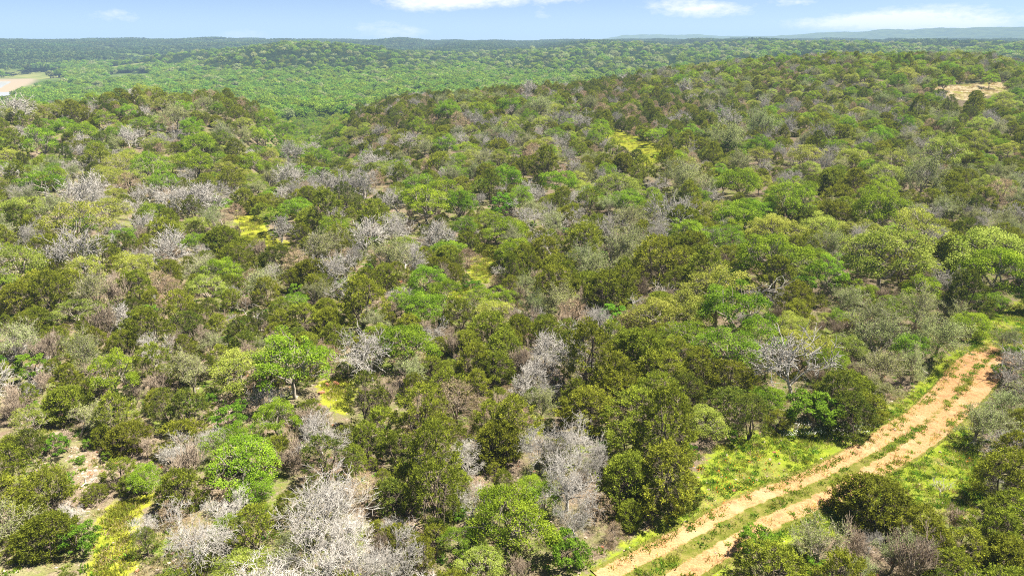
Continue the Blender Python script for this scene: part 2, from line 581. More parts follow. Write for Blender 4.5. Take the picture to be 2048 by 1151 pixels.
# level the flood plain under river and field
flat = np.maximum(soft('river', gx, gy, 80), soft('field', gx, gy, 90)) * selv
gz = GZ.ravel() * (1 - flat) + flat * -29.2
nA = len(azs)
ii, jj = np.meshgrid(np.arange(len(rad) - 1), np.arange(nA), indexing='ij')
j2 = (jj + 1) % nA
quads = np.stack([ii * nA + jj, ii * nA + j2, (ii + 1) * nA + j2, (ii + 1) * nA + jj], -1).reshape(-1, 4)[:, ::-1]

g = Mat('ground_cover')
pos = g.new('ShaderNodeNewGeometry').outputs['Position']
n_fine = g.noise(9.0, 6, .7, pos)
n_mid = g.noise(1.3, 5, .6, pos)
n_big = g.noise(.16, 4, .55, pos)
litter = g.mix(g.step(n_fine, .36, .66), (.105, .080, .055), (.31, .245, .175))
litter = g.mix(g.step(n_mid, .50, .72), litter, (.15, .105, .072))
weeds = g.mix(g.step(n_fine, .35, .65), (.075, .105, .018), (.20, .235, .050))
litter = g.mix(g.math('MULTIPLY', g.step(n_big, .42, .58), g.step(n_mid, .36, .56)), litter, weeds)
stone = g.mix(g.step(n_fine, .3, .7), (.19, .145, .10), (.34, .275, .205))
litter = g.mix(g.math('MULTIPLY', g.attr('bare'), g.step(n_mid, .35, .6)), litter, stone)
gr = g.mix(g.step(n_mid, .36, .66), (.20, .222, .018), (.31, .315, .038))
gr = g.mix(g.step(n_fine, .60, .75), gr, (.22, .17, .085))
gr = g.mix(g.math('MULTIPLY', g.step(n_big, .52, .66), .7), gr, (.115, .185, .018))
gm = g.step(g.math('ADD', g.attr('grass'), g.math('MULTIPLY', g.math('SUBTRACT', n_mid, .5), .9)), .38, .62)
c = g.mix(gm, litter, gr)
vg = g.mix(g.step(n_mid, .34, .66), (.165, .235, .020), (.29, .33, .036))
vg = g.mix(g.math('MULTIPLY', g.step(n_big, .50, .62), g.step(n_fine, .40, .62)), vg, (.27, .20, .105))
vg = g.mix(g.step(n_fine, .62, .78), vg, (.30, .235, .13))
vm = g.step(g.math('ADD', g.attr('verge'), g.math('MULTIPLY', g.math('SUBTRACT', n_mid, .5), .9)), .38, .62)
c = g.mix(vm, c, vg)
tan = g.mix(g.step(n_mid, .35, .65), (.42, .33, .19), (.54, .46, .30))
tan = g.mix(g.step(n_big, .5, .62), tan, (.30, .29, .08))
c = g.mix(g.step(g.math('ADD', g.attr('dry'), g.math('MULTIPLY', g.math('SUBTRACT', n_big, .5), .7)), .4, .6), c, tan)
wood = g.mix(g.step(g.noise(.02, 4, .6, pos), .4, .6), (.055, .085, .022), (.11, .15, .034))
c = g.mix(g.attr('far'), c, wood)
fcol = g.mix(g.step(g.noise(.03, 3, .6, pos), .4, .6), (.13, .155, .045), (.19, .195, .07))
c = g.mix(g.attr('field'), c, fcol)
c = g.mix(g.attr('sand'), c, (.26, .21, .15))
g.diffuse(c, .9, g.math('ADD', n_fine, g.math('MULTIPLY', n_mid, 1.5)), .8, .12)

me = bpy.data.meshes.new('ground')
me.vertices.add(len(gx))
me.vertices.foreach_set('co', np.stack([gx, gy, gz], -1).astype(np.float32).ravel())
me.loops.add(quads.size)
me.loops.foreach_set('vertex_index', quads.astype(np.int32).ravel())
me.polygons.add(len(quads))
me.polygons.foreach_set('loop_start', np.arange(0, quads.size, 4, dtype=np.int32))
me.materials.append(g.m)
for nm, arr in (('grass', grass), ('verge', verge), ('dry', dry), ('bare', bare), ('sand', sand), ('field', fld), ('far', np.clip((np.hypot(gx, gy) - 420) / 300, 0, 1))):
    a = me.attributes.new(nm, 'FLOAT', 'POINT')
    a.data.foreach_set('value', arr.astype(np.float32))
me.update(calc_edges=True)
me.validate()
link('ground', me, kind='structure')

# river: a shallow braided sheet on its sand bed
rv = XYPOLY['river']
m = Mat('river_water')
rb = m.new('ShaderNodeBsdfPrincipled', ins={'Roughness': .18})
bars = m.step(m.noise(.016, 5, .6), .62, .68)
m.put(m.mix(bars, (.34, .335, .32), (.34, .29, .22)), rb.inputs['Base Color'])
m.put(m.math('ADD', m.math('MULTIPLY', bars, .6), .22), rb.inputs['Roughness'])
m.l.new(rb.outputs[0], m.out.inputs[0])
cen = rv.mean(0)
rvm = bpy.data.meshes.new('river')
rvm.from_pydata([(p[0], p[1], -28.9) for p in resample(np.vstack([rv, rv[:1]]), 12.0)], [], [])
k = len(rvm.vertices)
pts = [tuple(v.co) for v in rvm.vertices] + [(cen[0], cen[1], -28.9)]
bpy.data.meshes.remove(rvm)
rvm = bpy.data.meshes.new('river')
rvm.from_pydata(pts, [], [(k, (i + 1) % k, i) for i in range(k)])
rvm.materials.append(m.m)
rvm.update()
link('river', rvm, kind='structure')

# dirt track: a strip with two worn ruts, laid a little above the land
tan_v = np.gradient(cl, axis=0)
tan_v /= np.linalg.norm(tan_v, axis=1)[:, None]
nor = np.stack([-tan_v[:, 1], tan_v[:, 0]], -1)
sA = np.linspace(-1, 1, 33)
tv, tq, lat = [], [], []
rs = np.random.RandomState(3)
wob = np.convolve(rs.randn(nR + 40), np.ones(14) / 14, 'same')[20:20 + nR] * .5
half = np.minimum(gauge, 3.4) / 2 + 1.15
along = np.linspace(0, 1, nR)
TX = cl[:, None, 0] + nor[:, None, 0] * sA[None] * half[:, None]
TY = cl[:, None, 1] + nor[:, None, 1] * sA[None] * half[:, None]
L = sA[None] * half[:, None]
off = np.abs(np.abs(L) - np.minimum(gauge, 3.4)[:, None] / 2)
rut = np.exp(-(off / (.72 + .12 * np.clip((along - .3) / .3, 0, 1))[:, None]) ** 2)
TZ = height(TX, TY).reshape(TX.shape) + .12 - .085 * rut + np.where(np.abs(sA)[None] > .97, -.16, 0)
i2, j2 = np.meshgrid(np.arange(nR - 1), np.arange(32), indexing='ij')
tq = np.stack([i2 * 33 + j2, (i2 + 1) * 33 + j2, (i2 + 1) * 33 + j2 + 1, i2 * 33 + j2 + 1], -1).reshape(-1, 4)[:, ::-1]
m = Mat('track_dirt')
pos = m.new('ShaderNodeNewGeometry').outputs['Position']
f1, f2, f3 = m.noise(7, 6, .7, pos), m.noise(1.1, 5, .6, pos), m.noise(.35, 3, .5, pos)
d = m.mix(m.step(f1, .35, .65), (.40, .21, .085), (.54, .345, .18))
d = m.mix(m.step(f2, .56, .68), d, (.37, .205, .10))
d = m.mix(m.math('MULTIPLY', m.step(f3, .52, .62), .5), d, (.55, .385, .225))
gg = m.mix(m.step(f2, .38, .62), (.12, .145, .018), (.23, .21, .055))
gg = m.mix(m.step(f1, .55, .7), gg, (.30, .22, .11))
mask = m.step(m.math('ADD', m.attr('rut'), m.math('ADD', m.math('MULTIPLY', m.math('SUBTRACT', f2, .5), 1.0), m.math('MULTIPLY', m.math('SUBTRACT', f1, .5), .35))), .38, .56)
m.diffuse(m.mix(mask, gg, d), .9, m.math('ADD', f1, m.math('MULTIPLY', f2, 2.0)), .9, .12)
worn = np.clip(1.2 * rut + .36 * np.clip((along - .42) / .2, 0, 1)[:, None] * np.clip(1.15 - np.abs(sA)[None], 0, 1), 0, 1.2)
worn *= np.clip((1.0 - np.abs(sA)[None]) / .12, 0, 1)
worn *= np.clip((1.0 - along) / .06, 0, 1)[:, None]
tm = bpy.data.meshes.new('dirt_track')
tm.from_pydata(np.stack([TX, TY, TZ], -1).reshape(-1, 3).tolist(), [], tq.tolist())
a = tm.attributes.new('rut', 'FLOAT', 'POINT')
a.data.foreach_set('value', worn.ravel().astype(np.float32))
tm.materials.append(m.m)
tm.update()
link('dirt_track', tm, kind='structure')

# ------------------------------------------------------------------ tree building
def unit(v):
    return v / np.maximum(np.linalg.norm(v, axis=-1, keepdims=True), 1e-9)


def kites(rs, cen, axis, normal_hint, length, width, t0, t1):
    """one small kite-shaped leaf spray per row: cen = base, axis = the way it points"""
    n = len(cen)
    axis = unit(axis)
    side = unit(np.cross(axis, normal_hint))
    l = length[:, None]
    w = width[:, None]
    mid = cen + axis * l * .55
    nrm = np.cross(side, axis)
    droop = nrm * (l * rs.uniform(-.15, .15, (n, 1)))
    v = np.stack([cen, mid + side * w * .5, cen + axis * l + droop, mid - side * w * .5], 1).reshape(-1, 3)
    q = np.arange(4 * n).reshape(-1, 4)
    t = np.stack([t0, (t0 + t1) / 2, t1, (t0 + t1) / 2], 1).reshape(-1)
    return v, q, t


def tube(path, radii, k):
    return ('tube', np.asarray(path, float), np.asarray(radii, float), k)


def tubes(path, radii, k):
    """many tubes at once: path (n, m, 3), radii (n, m)"""
    nn, m = path.shape[:2]
    tan = unit(np.gradient(path, axis=1))
    ref = np.where(np.abs(tan[:, :1, 2:]) < .9, np.array([.31, .17, .93]), np.array([1.0, .1, 0]))
    a = unit(np.cross(tan, np.broadcast_to(ref, tan.shape)))
    b = np.cross(tan, a)
    th = np.arange(k) * 2 * math.pi / k
    v = path[:, :, None, :] + radii[:, :, None, None] * (a[:, :, None, :] * np.cos(th)[:, None] + b[:, :, None, :] * np.sin(th)[:, None])
    i, j = np.meshgrid(np.arange(m - 1), np.arange(k), indexing='ij')
    j2 = (j + 1) % k
    q = np.stack([i * k + j, i * k + j2, (i + 1) * k + j2, (i + 1) * k + j], -1).reshape(-1, 4)
    q = (np.arange(nn)[:, None, None] * (m * k) + q[None]).reshape(-1, 4)
    return v.reshape(-1, 3), q, np.full(nn * m * k, .5)


def bend(rs, p, q, n, amp):
    t = np.linspace(0, 1, n)[:, None]
    L = np.linalg.norm(q - p)
    mid = rs.randn(3) * L * amp
    mid2 = rs.randn(3) * L * amp * .6
    return p + (q - p) * t + mid * np.sin(math.pi * t) + mid2 * np.sin(2 * math.pi * t)


def merge(parts, mi=0):
    bunch = {}
    for p in parts:
        if isinstance(p[0], str):
            bunch.setdefault((len(p[1]), p[3]), []).append(p)
    parts = [p for p in parts if not isinstance(p[0], str)]
    for (m, k), lst in bunch.items():
        parts.append(tubes(np.stack([p[1] for p in lst]), np.stack([p[2] for p in lst]), k))
    vo, V, Q, Tt = 0, [], [], []
    for v, q, t in parts:
        V.append(v)
        Q.append(q + vo)
        Tt.append(t)
        vo += len(v)
    return np.concatenate(V), np.concatenate(Q), np.concatenate(Tt), mi


def normalise(trunk, crown):
    """scale so that the crown is 1 wide, centred over the foot"""
    ref = crown[0]
    lo, hi = np.percentile(ref, 1.5, 0), np.percentile(ref, 98.5, 0)
    s = 2.0 / ((hi[0] - lo[0]) + (hi[1] - lo[1]))
    hgt = hi[2] * s
    return (trunk[0] * s, *trunk[1:]), (crown[0] * s, *crown[1:]), hgt


def build_oak(seed, nclump=46, leaves=120, hratio=.80, flat=.72, leaf=.033, gap=0.0, spread=.5, low=-.25):
    rs = np.random.RandomState(seed)
    lob = [(rs.uniform(0, 6.28), rs.uniform(.08, .20), k) for k in (1, 2, 3, 5)]
    cz = hratio * .52
    ctr = []
    tries = 0
    while len(ctr) < nclump and tries < 3000:
        tries += 1
        d = unit(rs.randn(3))
        if d[2] < low:
            continue
        az = math.atan2(d[1], d[0])
        R = spread * (1 + sum(a * math.cos(k * az + p) for p, a, k in lob))
        p = np.array([d[0] * R, d[1] * R, cz + d[2] * (hratio - cz) * (1 + .1 * rs.randn())]) * np.array([1, 1, 1]) * 1.0
        f = rs.uniform(.62, .95) ** .6
        p[:2] *= f
        p[2] = cz + (p[2] - cz) * f
        if all(np.linalg.norm(p - c) > .095 for c in ctr):
            ctr.append(p)
    ctr = np.array(ctr)
    # limbs
    tr = []
    fork = np.array([rs.uniform(-.03, .03), rs.uniform(-.03, .03), cz * rs.uniform(.35, .55)])
    tr.append(tube(bend(rs, np.array([0, 0, -.03]), fork, 4, .06), [.034, .028, .025, .022], 6))
    nl = 6
    ang0 = rs.uniform(0, 6.28)
    limbs = []
    for i in range(nl):
        az = ang0 + i * 6.283 / nl + rs.uniform(-.3, .3)
        e = np.array([math.cos(az) * spread * .55, math.sin(az) * spread * .55, cz + rs.uniform(.0, .16)])
        path = bend(rs, fork, e, 6, .1)
        limbs.append(path)
        tr.append(tube(path, np.linspace(.02, .008, 6), 5))
    lp = np.concatenate(limbs)
    for c in ctr:
        d = np.linalg.norm(lp - c, axis=1)
        s = lp[d.argmin()]
        tr.append(tube(bend(rs, s, c, 4, .12), [.008, .006, .005, .003], 3))
        for _ in range(2):
            e = c + rs.randn(3) * .06 + np.array([0, 0, .02])
            tr.append(tube(np.stack([(s + c) / 2, (s + c) / 2 * .4 + e * .6, e]), [.005, .004, .002], 3))
    # leaves: shells of sprays about each clump
    parts = []
    for c in ctr:
        r = rs.uniform(.06, .13)
        n = int(leaves * (r / .105) ** 2 * rs.uniform(1 - gap, 1))
        d = unit(rs.randn(n, 3))
        d[:, 2] = np.where(d[:, 2] < -.35, -d[:, 2], d[:, 2])
        rad = r * rs.uniform(.35, 1.12, (n, 1)) ** .7
        p = c + d * rad * np.array([1.1, 1.1, flat])
        ax = unit(d * .6 + rs.randn(n, 3) * .8 + np.array([0, 0, .1]))
        hint = unit(d * .9 + np.array([0, 0, .7]) + rs.randn(n, 3) * .55)
        L = leaf * rs.uniform(.6, 1.35, n)
        ct = rs.uniform(.1, .8)
        t = np.clip(ct + rs.uniform(-.25, .25, n), 0, 1)
        parts.append(kites(rs, p - ax * L[:, None] * .5, ax, hint, L, L * rs.uniform(.6, .95, n), t, t))
    return normalise(merge(tr, 1), merge(parts, 0))


def build_juniper(seed, ntuft=150, blades=44, hratio=.95, dens=1.0, low=.10, pointed=.5, dead=.0):
    rs = np.random.RandomState(seed)
    lob = [(rs.uniform(0, 6.28), rs.uniform(.06, .17), k) for k in (1, 2, 3, 5)]
    tr, parts, tips = [], [], []
    stems = []
    ns = rs.randint(3, 6)
    for i in range(ns):
        az = i * 6.283 / ns + rs.uniform(-.5, .5)
        rr = rs.uniform(.08, .24)
        e = np.array([math.cos(az) * rr, math.sin(az) * rr, hratio * rs.uniform(.6, .88)])
        path = bend(rs, np.array([math.cos(az) * .02, math.sin(az) * .02, -.03]), e, 7, .05)
        stems.append(path)
        tr.append(tube(path, np.linspace(.021, .006, 7), 5))
    sp = np.concatenate([s[1:] for s in stems])
    k = 0
    tries = 0
    while k < ntuft and tries < 4000:
        tries += 1
        u = rs.uniform(0, 1) ** .8
        z = low + (1 - low) * u
        prof = (max(0, 1 - ((z - .36) / .66) ** 2)) ** (.5 + .35 * pointed)
        az = rs.uniform(0, 6.28)
        R = .5 * prof * (1 + sum(a * math.cos(kk * az + p + 2.0 * z) for p, a, kk in lob))
        f = rs.uniform(.45, 1.0) ** .5
        p = np.array([math.cos(az) * R * f, math.sin(az) * R * f, z * hratio])
        if any(np.linalg.norm(p - q) < .055 for q in tips):
            continue
        tips.append(p)
        k += 1
    for p in tips:
        d = np.linalg.norm(sp - p + np.array([0, 0, .06]), axis=1)
        s = sp[d.argmin()]
        out = unit(np.array([p[0], p[1], 0.0]) * 1.3 + np.array([0, 0, .45]) + rs.randn(3) * .15)
        tr.append(tube(bend(rs, s, p, 3, .1), [.005, .0035, .002], 3))
        if rs.rand() < .5:
            e = p + rs.randn(3) * .07 - np.array([0, 0, .05])
            tr.append(tube(np.stack([(s + p) / 2, e]), [.003, .0015], 3))
        n = int(blades * dens * rs.uniform(.7, 1.3))
        r = rs.uniform(.032, .062)
        base = p + rs.randn(n, 3) * np.array([r, r, r * .8]) * .5 + out * (rs.uniform(-.7, 1.0, (n, 1)) * r)
        ax = unit(out * .8 + rs.randn(n, 3) * .55)
        L = rs.uniform(.024, .056, n)
        ct = rs.uniform(.0, .6)
        t0 = np.clip(ct + rs.uniform(-.2, .15, n), 0, 1)
        parts.append(kites(rs, base, ax, unit(rs.randn(n, 3) + out * .4), L, L * rs.uniform(.28, .46, n), t0, np.clip(t0 + .45, 0, 1)))
    return normalise(merge(tr, 1), merge(parts, 0))


def build_bare(seed, levels=(6, 5, 4, 4, 3), hratio=.75, thick=.022, up=.25, spread=1.0, minr=.0016, kink=.2, stems=1, first=.22):
    rs = np.random.RandomState(seed)
    main, fine_ = [], []
    az = rs.uniform(0, 6.28, stems)
    lean = .12 if stems == 1 else .5
    P0 = np.stack([np.cos(az) * .02 * (stems > 1), np.sin(az) * .02 * (stems > 1), np.full(stems, -.03)], -1)
    D0 = unit(np.stack([np.cos(az) * lean, np.sin(az) * lean, np.ones(stems)], -1))
    L0, R0 = np.full(stems, first * hratio / .8), np.full(stems, thick)
    for lv in range(len(levels) + 1):
        nb = len(P0)
        n = 5 if lv == 0 else (4 if lv <= 2 else 3)
        pts = [P0]
        dd = D0
        for i in range(n):
            dd = unit(dd + rs.randn(nb, 3) * kink + np.array([0, 0, up * .12]))
            pts.append(pts[-1] + dd * (L0 / n)[:, None])
        pts = np.stack(pts, 1)
        R1 = np.maximum(R0 * .55, minr * .8)
        rad_ = R0[:, None] + (R1 - R0)[:, None] * np.linspace(0, 1, n + 1)[None]
        (main if lv <= 1 else fine_).append(tubes(pts, rad_, 6 if lv == 0 else (4 if lv == 1 else 3)))
        if lv == len(levels):
            break
        k = levels[lv]
        f = rs.uniform(.3 if lv else .5, 1.0, (nb, k)) * n
        a = np.minimum(f.astype(int), n - 1)
        ar = np.arange(nb)[:, None]
        s = pts[ar, a] + (pts[ar, a + 1] - pts[ar, a]) * (f - a)[..., None]
        base = unit(pts[ar, a + 1] - pts[ar, a])
        rnd = unit(rs.randn(nb, k, 3))
        side = unit(rnd - base * (rnd * base).sum(-1, keepdims=True))
        th = (rs.uniform(.5, 1.05, (nb, k)) * spread)[..., None]
        nd = unit(base * np.cos(th) + side * np.sin(th) + np.array([0, 0, up * .5]))
        P0, D0 = s.reshape(-1, 3), nd.reshape(-1, 3)
        grow_ = rs.uniform(.95, 1.35, (nb, k)) if lv == 0 else rs.uniform(.5, .8, (nb, k))
        L0 = (L0[:, None] * grow_).ravel()
        R0 = np.maximum(R1[:, None] * rs.uniform(.5, .8, (nb, k)), minr).ravel()
    return normalise(merge(main, 1), merge(fine_, 1))


def build_sage(seed, **kw):
    """thin-leaved grey-green tree: bare scaffold with a veil of small leaves"""
    rs = np.random.RandomState(seed + 900)
    tr, cr, h = build_bare(seed, (6, 5, 4, 3), .8, .02, .3, 1.0, .0020, .16)
    ends = cr[0]
    cen0 = np.array([0, 0, h * .55])
    keep = ends[np.linalg.norm((ends - cen0) / np.array([.5, .5, .45 * h]), axis=1) > .45]
    n = kw.get('n', 7000)
    b = keep[rs.randint(0, len(keep), n)]
    p = b + rs.randn(n, 3) * .025
    out = unit(p - cen0)
    ax = unit(rs.randn(n, 3) * .7 + out * .5)
    L = rs.uniform(.015, .034, n)
    t = np.clip(rs.uniform(.1, .9, n), 0, 1)
    lv = kites(rs, p, ax, unit(out + rs.randn(n, 3) * .7 + np.array([0, 0, .5])), L, L * rs.uniform(.45, .7, n), t, t)
    trunk = merge([tr[:3], cr[:3]], 1)
    return normalise(trunk, merge([lv], 0))


def build_dead_juniper(seed):
    rs = np.random.RandomState(seed + 70)
    tr, cr, h = build_juniper(seed, 130, 10, 1.0)
    trunk = tr
    tips = cr[0].reshape(-1, 4, 3)[:, 0, :]
    n = 3600
    b = tips[rs.randint(0, len(tips), n)]
    ax = unit(np.stack([b[:, 0], b[:, 1], np.full(n, .25)], -1) + rs.randn(n, 3) * .3)
    L = rs.uniform(.03, .075, n)
    t = rs.uniform(0, 1, n)
    lv = kites(rs, b + rs.randn(n, 3) * .02, ax, unit(rs.randn(n, 3)), L, L * .13, t, t)
    return normalise(trunk, merge([lv], 0))


def build_lo(seed, kind):
    rs = np.random.RandomState(seed)
    hr = .8 if kind == 'O' else 1.0
    parts = []
    ncl = 26
    for i in range(ncl):
        d = unit(rs.randn(3))
        d[2] = abs(d[2]) if kind == 'O' else d[2]
        c = np.array([d[0] * .36, d[1] * .36, hr * .5 + d[2] * hr * .36]) * rs.uniform(.85, 1.1)
        r = rs.uniform(.12, .2)
        n = 44
        dd = unit(rs.randn(n, 3))
        dd[:, 2] = np.where(dd[:, 2] < -.2, -dd[:, 2], dd[:, 2])
        p = c + dd * r * rs.uniform(.7, 1, (n, 1))
        ax = unit(rs.randn(n, 3) + np.array([0, 0, .4 if kind == 'O' else 1.0]))
        L = rs.uniform(.055, .10, n)
        t = np.clip(rs.uniform(.1, .7) + rs.uniform(-.25, .25, n), 0, 1)
        parts.append(kites(rs, p, ax, unit(dd + np.array([0, 0, .6]) + rs.randn(n, 3) * .4), L, L * (.75 if kind == 'O' else .45), t, t))
    tr = tube(np.array([[0, 0, -.05], [0.01, 0, .2], [0, .02, .5]]), [.03, .025, .012], 4)
    return normalise(merge([tr], 1), merge(parts, 0))


SPECIES = {}       # code -> list of (trunk mesh, crown mesh, joined mesh, height ratio)


def species(code, leafmat, barkmat, builds):
    lst = []
    for i, (tr, cr, h) in enumerate(builds):
        tm = make_mesh(code + '_trunk_%d' % i, [(*tr[:3], 0)], [barkmat]) if tr is not None else None
        cm = make_mesh(code + '_crown_%d' % i, [(*cr[:3], 0)], [leafmat if cr[3] == 0 else barkmat])
        jm = make_mesh(code + '_tree_%d' % i, [tr, cr], [leafmat if leafmat else barkmat, barkmat])
        lst.append((tm, cm, jm, h))
    SPECIES[code] = lst


jun = [build_juniper(11 + i, nt, 58, hr, 1.0, lo, pt) for i, (hr, lo, pt, nt) in enumerate(((.95, .08, .4, 165), (1.12, .12, .9, 150), (.86, .05, .2, 175), (1.0, .10, .5, 130), (1.3, .16, 1.1, 140), (.82, .08, .1, 165), (1.05, .2, .6, 105)))]
jun.append(build_juniper(23, 300, 62, .86, 1.0, .0, .15))
species('J', LEAF['J'], BARK_DARK, jun)
species('K', LEAF['K'], BARK_DARK, jun[:4] + [build_juniper(31, 120, 40, 1.25, .9, .2, .6)])
oak = [build_oak(51 + i, nc, lv, hr, fl, lf, gp) for i, (nc, lv, hr, fl, lf, gp) in enumerate(
    ((60, 270, .78, .75, .0215, .3), (50, 270, .92, .8, .022, .4), (68, 240, .70, .7, .021, .4), (46, 280, 1.0, .9, .022, .3), (58, 260, .84, .75, .0215, .6), (40, 280, .76, .8, .023, .5), (72, 230, .82, .8, .020, .5)))]
species('O', LEAF['O'], BARK_GREY, oak)
species('Y', LEAF['Y'], BARK_GREY, [build_oak(71 + i, nc, lv, hr, .75, .0205, gp) for i, (nc, lv, hr, gp) in enumerate(((66, 240, .72, .4), (54, 240, .84, .6), (70, 230, .66, .5), (58, 240, .78, .4), (44, 250, .9, .6)))])
species('S', LEAF['S'], BARK_GREY, [build_sage(91 + i) for i in range(4)])
species('G', LEAF['G'], BARK_DARK, [build_oak(121 + i, 34, 150, hr, .8, .040, .1, .5, -.6) for i, hr in enumerate((.75, .9, 1.1))])
species('B', None, BARK_PALE, [build_bare(141 + i, lv, .75, .020, up, 1.0, mr, kk) for i, (lv, up, mr, kk) in enumerate(
    (((6, 5, 4, 4), .25, .0026, .24), ((7, 5, 4, 4), .35, .0027, .22), ((5, 6, 4, 4), .15, .0026, .28), ((6, 5, 5, 4), .4, .0024, .2), ((6, 4, 4, 5), .3, .0026, .26), ((6, 4, 4, 3, 3), .2, .0020, .24), ((6, 5, 4, 4, 3), .25, .0014, .2), ((7, 5, 4, 4, 2), .3, .0015, .18), ((6, 5, 5, 3, 3), .15, .0013, .22)))])
species('C', None, BARK_PINK, [build_bare(161 + i, (5, 5, 4, 3), .9, .014, .8, .75, .0030, .12, 3) for i in range(3)])
species('D', LEAF['D'], BARK_PINK, [build_dead_juniper(181 + i) for i in range(3)])
species('W', None, BARK_WHITE, [build_bare(201 + i, lv, 1.2, .035, .3, 1.0, .006, .3, 1, fi) for i, (lv, fi) in enumerate((((4, 3, 2), .35), ((5, 3, 3), .3), ((3, 3, 2), .5)))])
LO = {'J': [build_lo(301 + i, 'J') for i in range(3)], 'O': [build_lo(311 + i, 'O') for i in range(3)]}


def scatter(name, meshes, pts, rotz, scl, idx, tilt=None, **tags):
    """one object that stands a mesh on each of many points (uncountable growth)"""
    pc = bpy.data.collections.new(name + '_sources')
    for i, me_ in enumerate(meshes):
        pc.objects.link(bpy.data.objects.new('%s_source_%02d' % (name, i), me_))
    me = bpy.data.meshes.new(name)
    me.vertices.add(len(pts))
    me.vertices.foreach_set('co', np.asarray(pts, np.float32).ravel())
    rot = np.zeros((len(pts), 3), np.float32)
    rot[:, 2] = rotz
    if tilt is not None:
        rot[:, :2] = tilt
    scl = np.asarray(scl, np.float32)
    if scl.ndim == 1:
        scl = np.repeat(scl[:, None], 3, 1)
    for nm, arr in (('rot', rot), ('scl', scl)):
        a = me.attributes.new(nm, 'FLOAT_VECTOR', 'POINT')
        a.data.foreach_set('vector', arr.ravel())
    a = me.attributes.new('idx', 'INT', 'POINT')
    a.data.foreach_set('value', np.asarray(idx, np.int32))
    o = link(name, me, **tags)
    ng = bpy.data.node_groups.new(name, 'GeometryNodeTree')
    ng.interface.new_socket('Geometry', in_out='INPUT', socket_type='NodeSocketGeometry')
    ng.interface.new_socket('Geometry', in_out='OUTPUT', socket_type='NodeSocketGeometry')
    n, l = ng.nodes, ng.links
    gi, go = n.new('NodeGroupInput'), n.new('NodeGroupOutput')
    ci = n.new('GeometryNodeCollectionInfo')
    ci.inputs['Collection'].default_value = pc
    ci.inputs['Separate Children'].default_value = True
    ci.inputs['Reset Children'].default_value = True
    ip = n.new('GeometryNodeInstanceOnPoints')
    ip.inputs['Pick Instance'].default_value = True

    def na(nm, ty):
        x = n.new('GeometryNodeInputNamedAttribute')
        x.data_type = ty
        x.inputs['Name'].default_value = nm
        return x.outputs['Attribute']
    er = n.new('FunctionNodeEulerToRotation')
    l.new(na('rot', 'FLOAT_VECTOR'), er.inputs[0])
    l.new(gi.outputs[0], ip.inputs['Points'])
    l.new(ci.outputs[0], ip.inputs['Instance'])
    l.new(na('idx', 'INT'), ip.inputs['Instance Index'])
    l.new(er.outputs[0], ip.inputs['Rotation'])
    l.new(na('scl', 'FLOAT_VECTOR'), ip.inputs['Scale'])
    l.new(ip.outputs[0], go.inputs[0])
    md = o.modifiers.new('scatter', 'NODES')
    md.node_group = ng
    return o

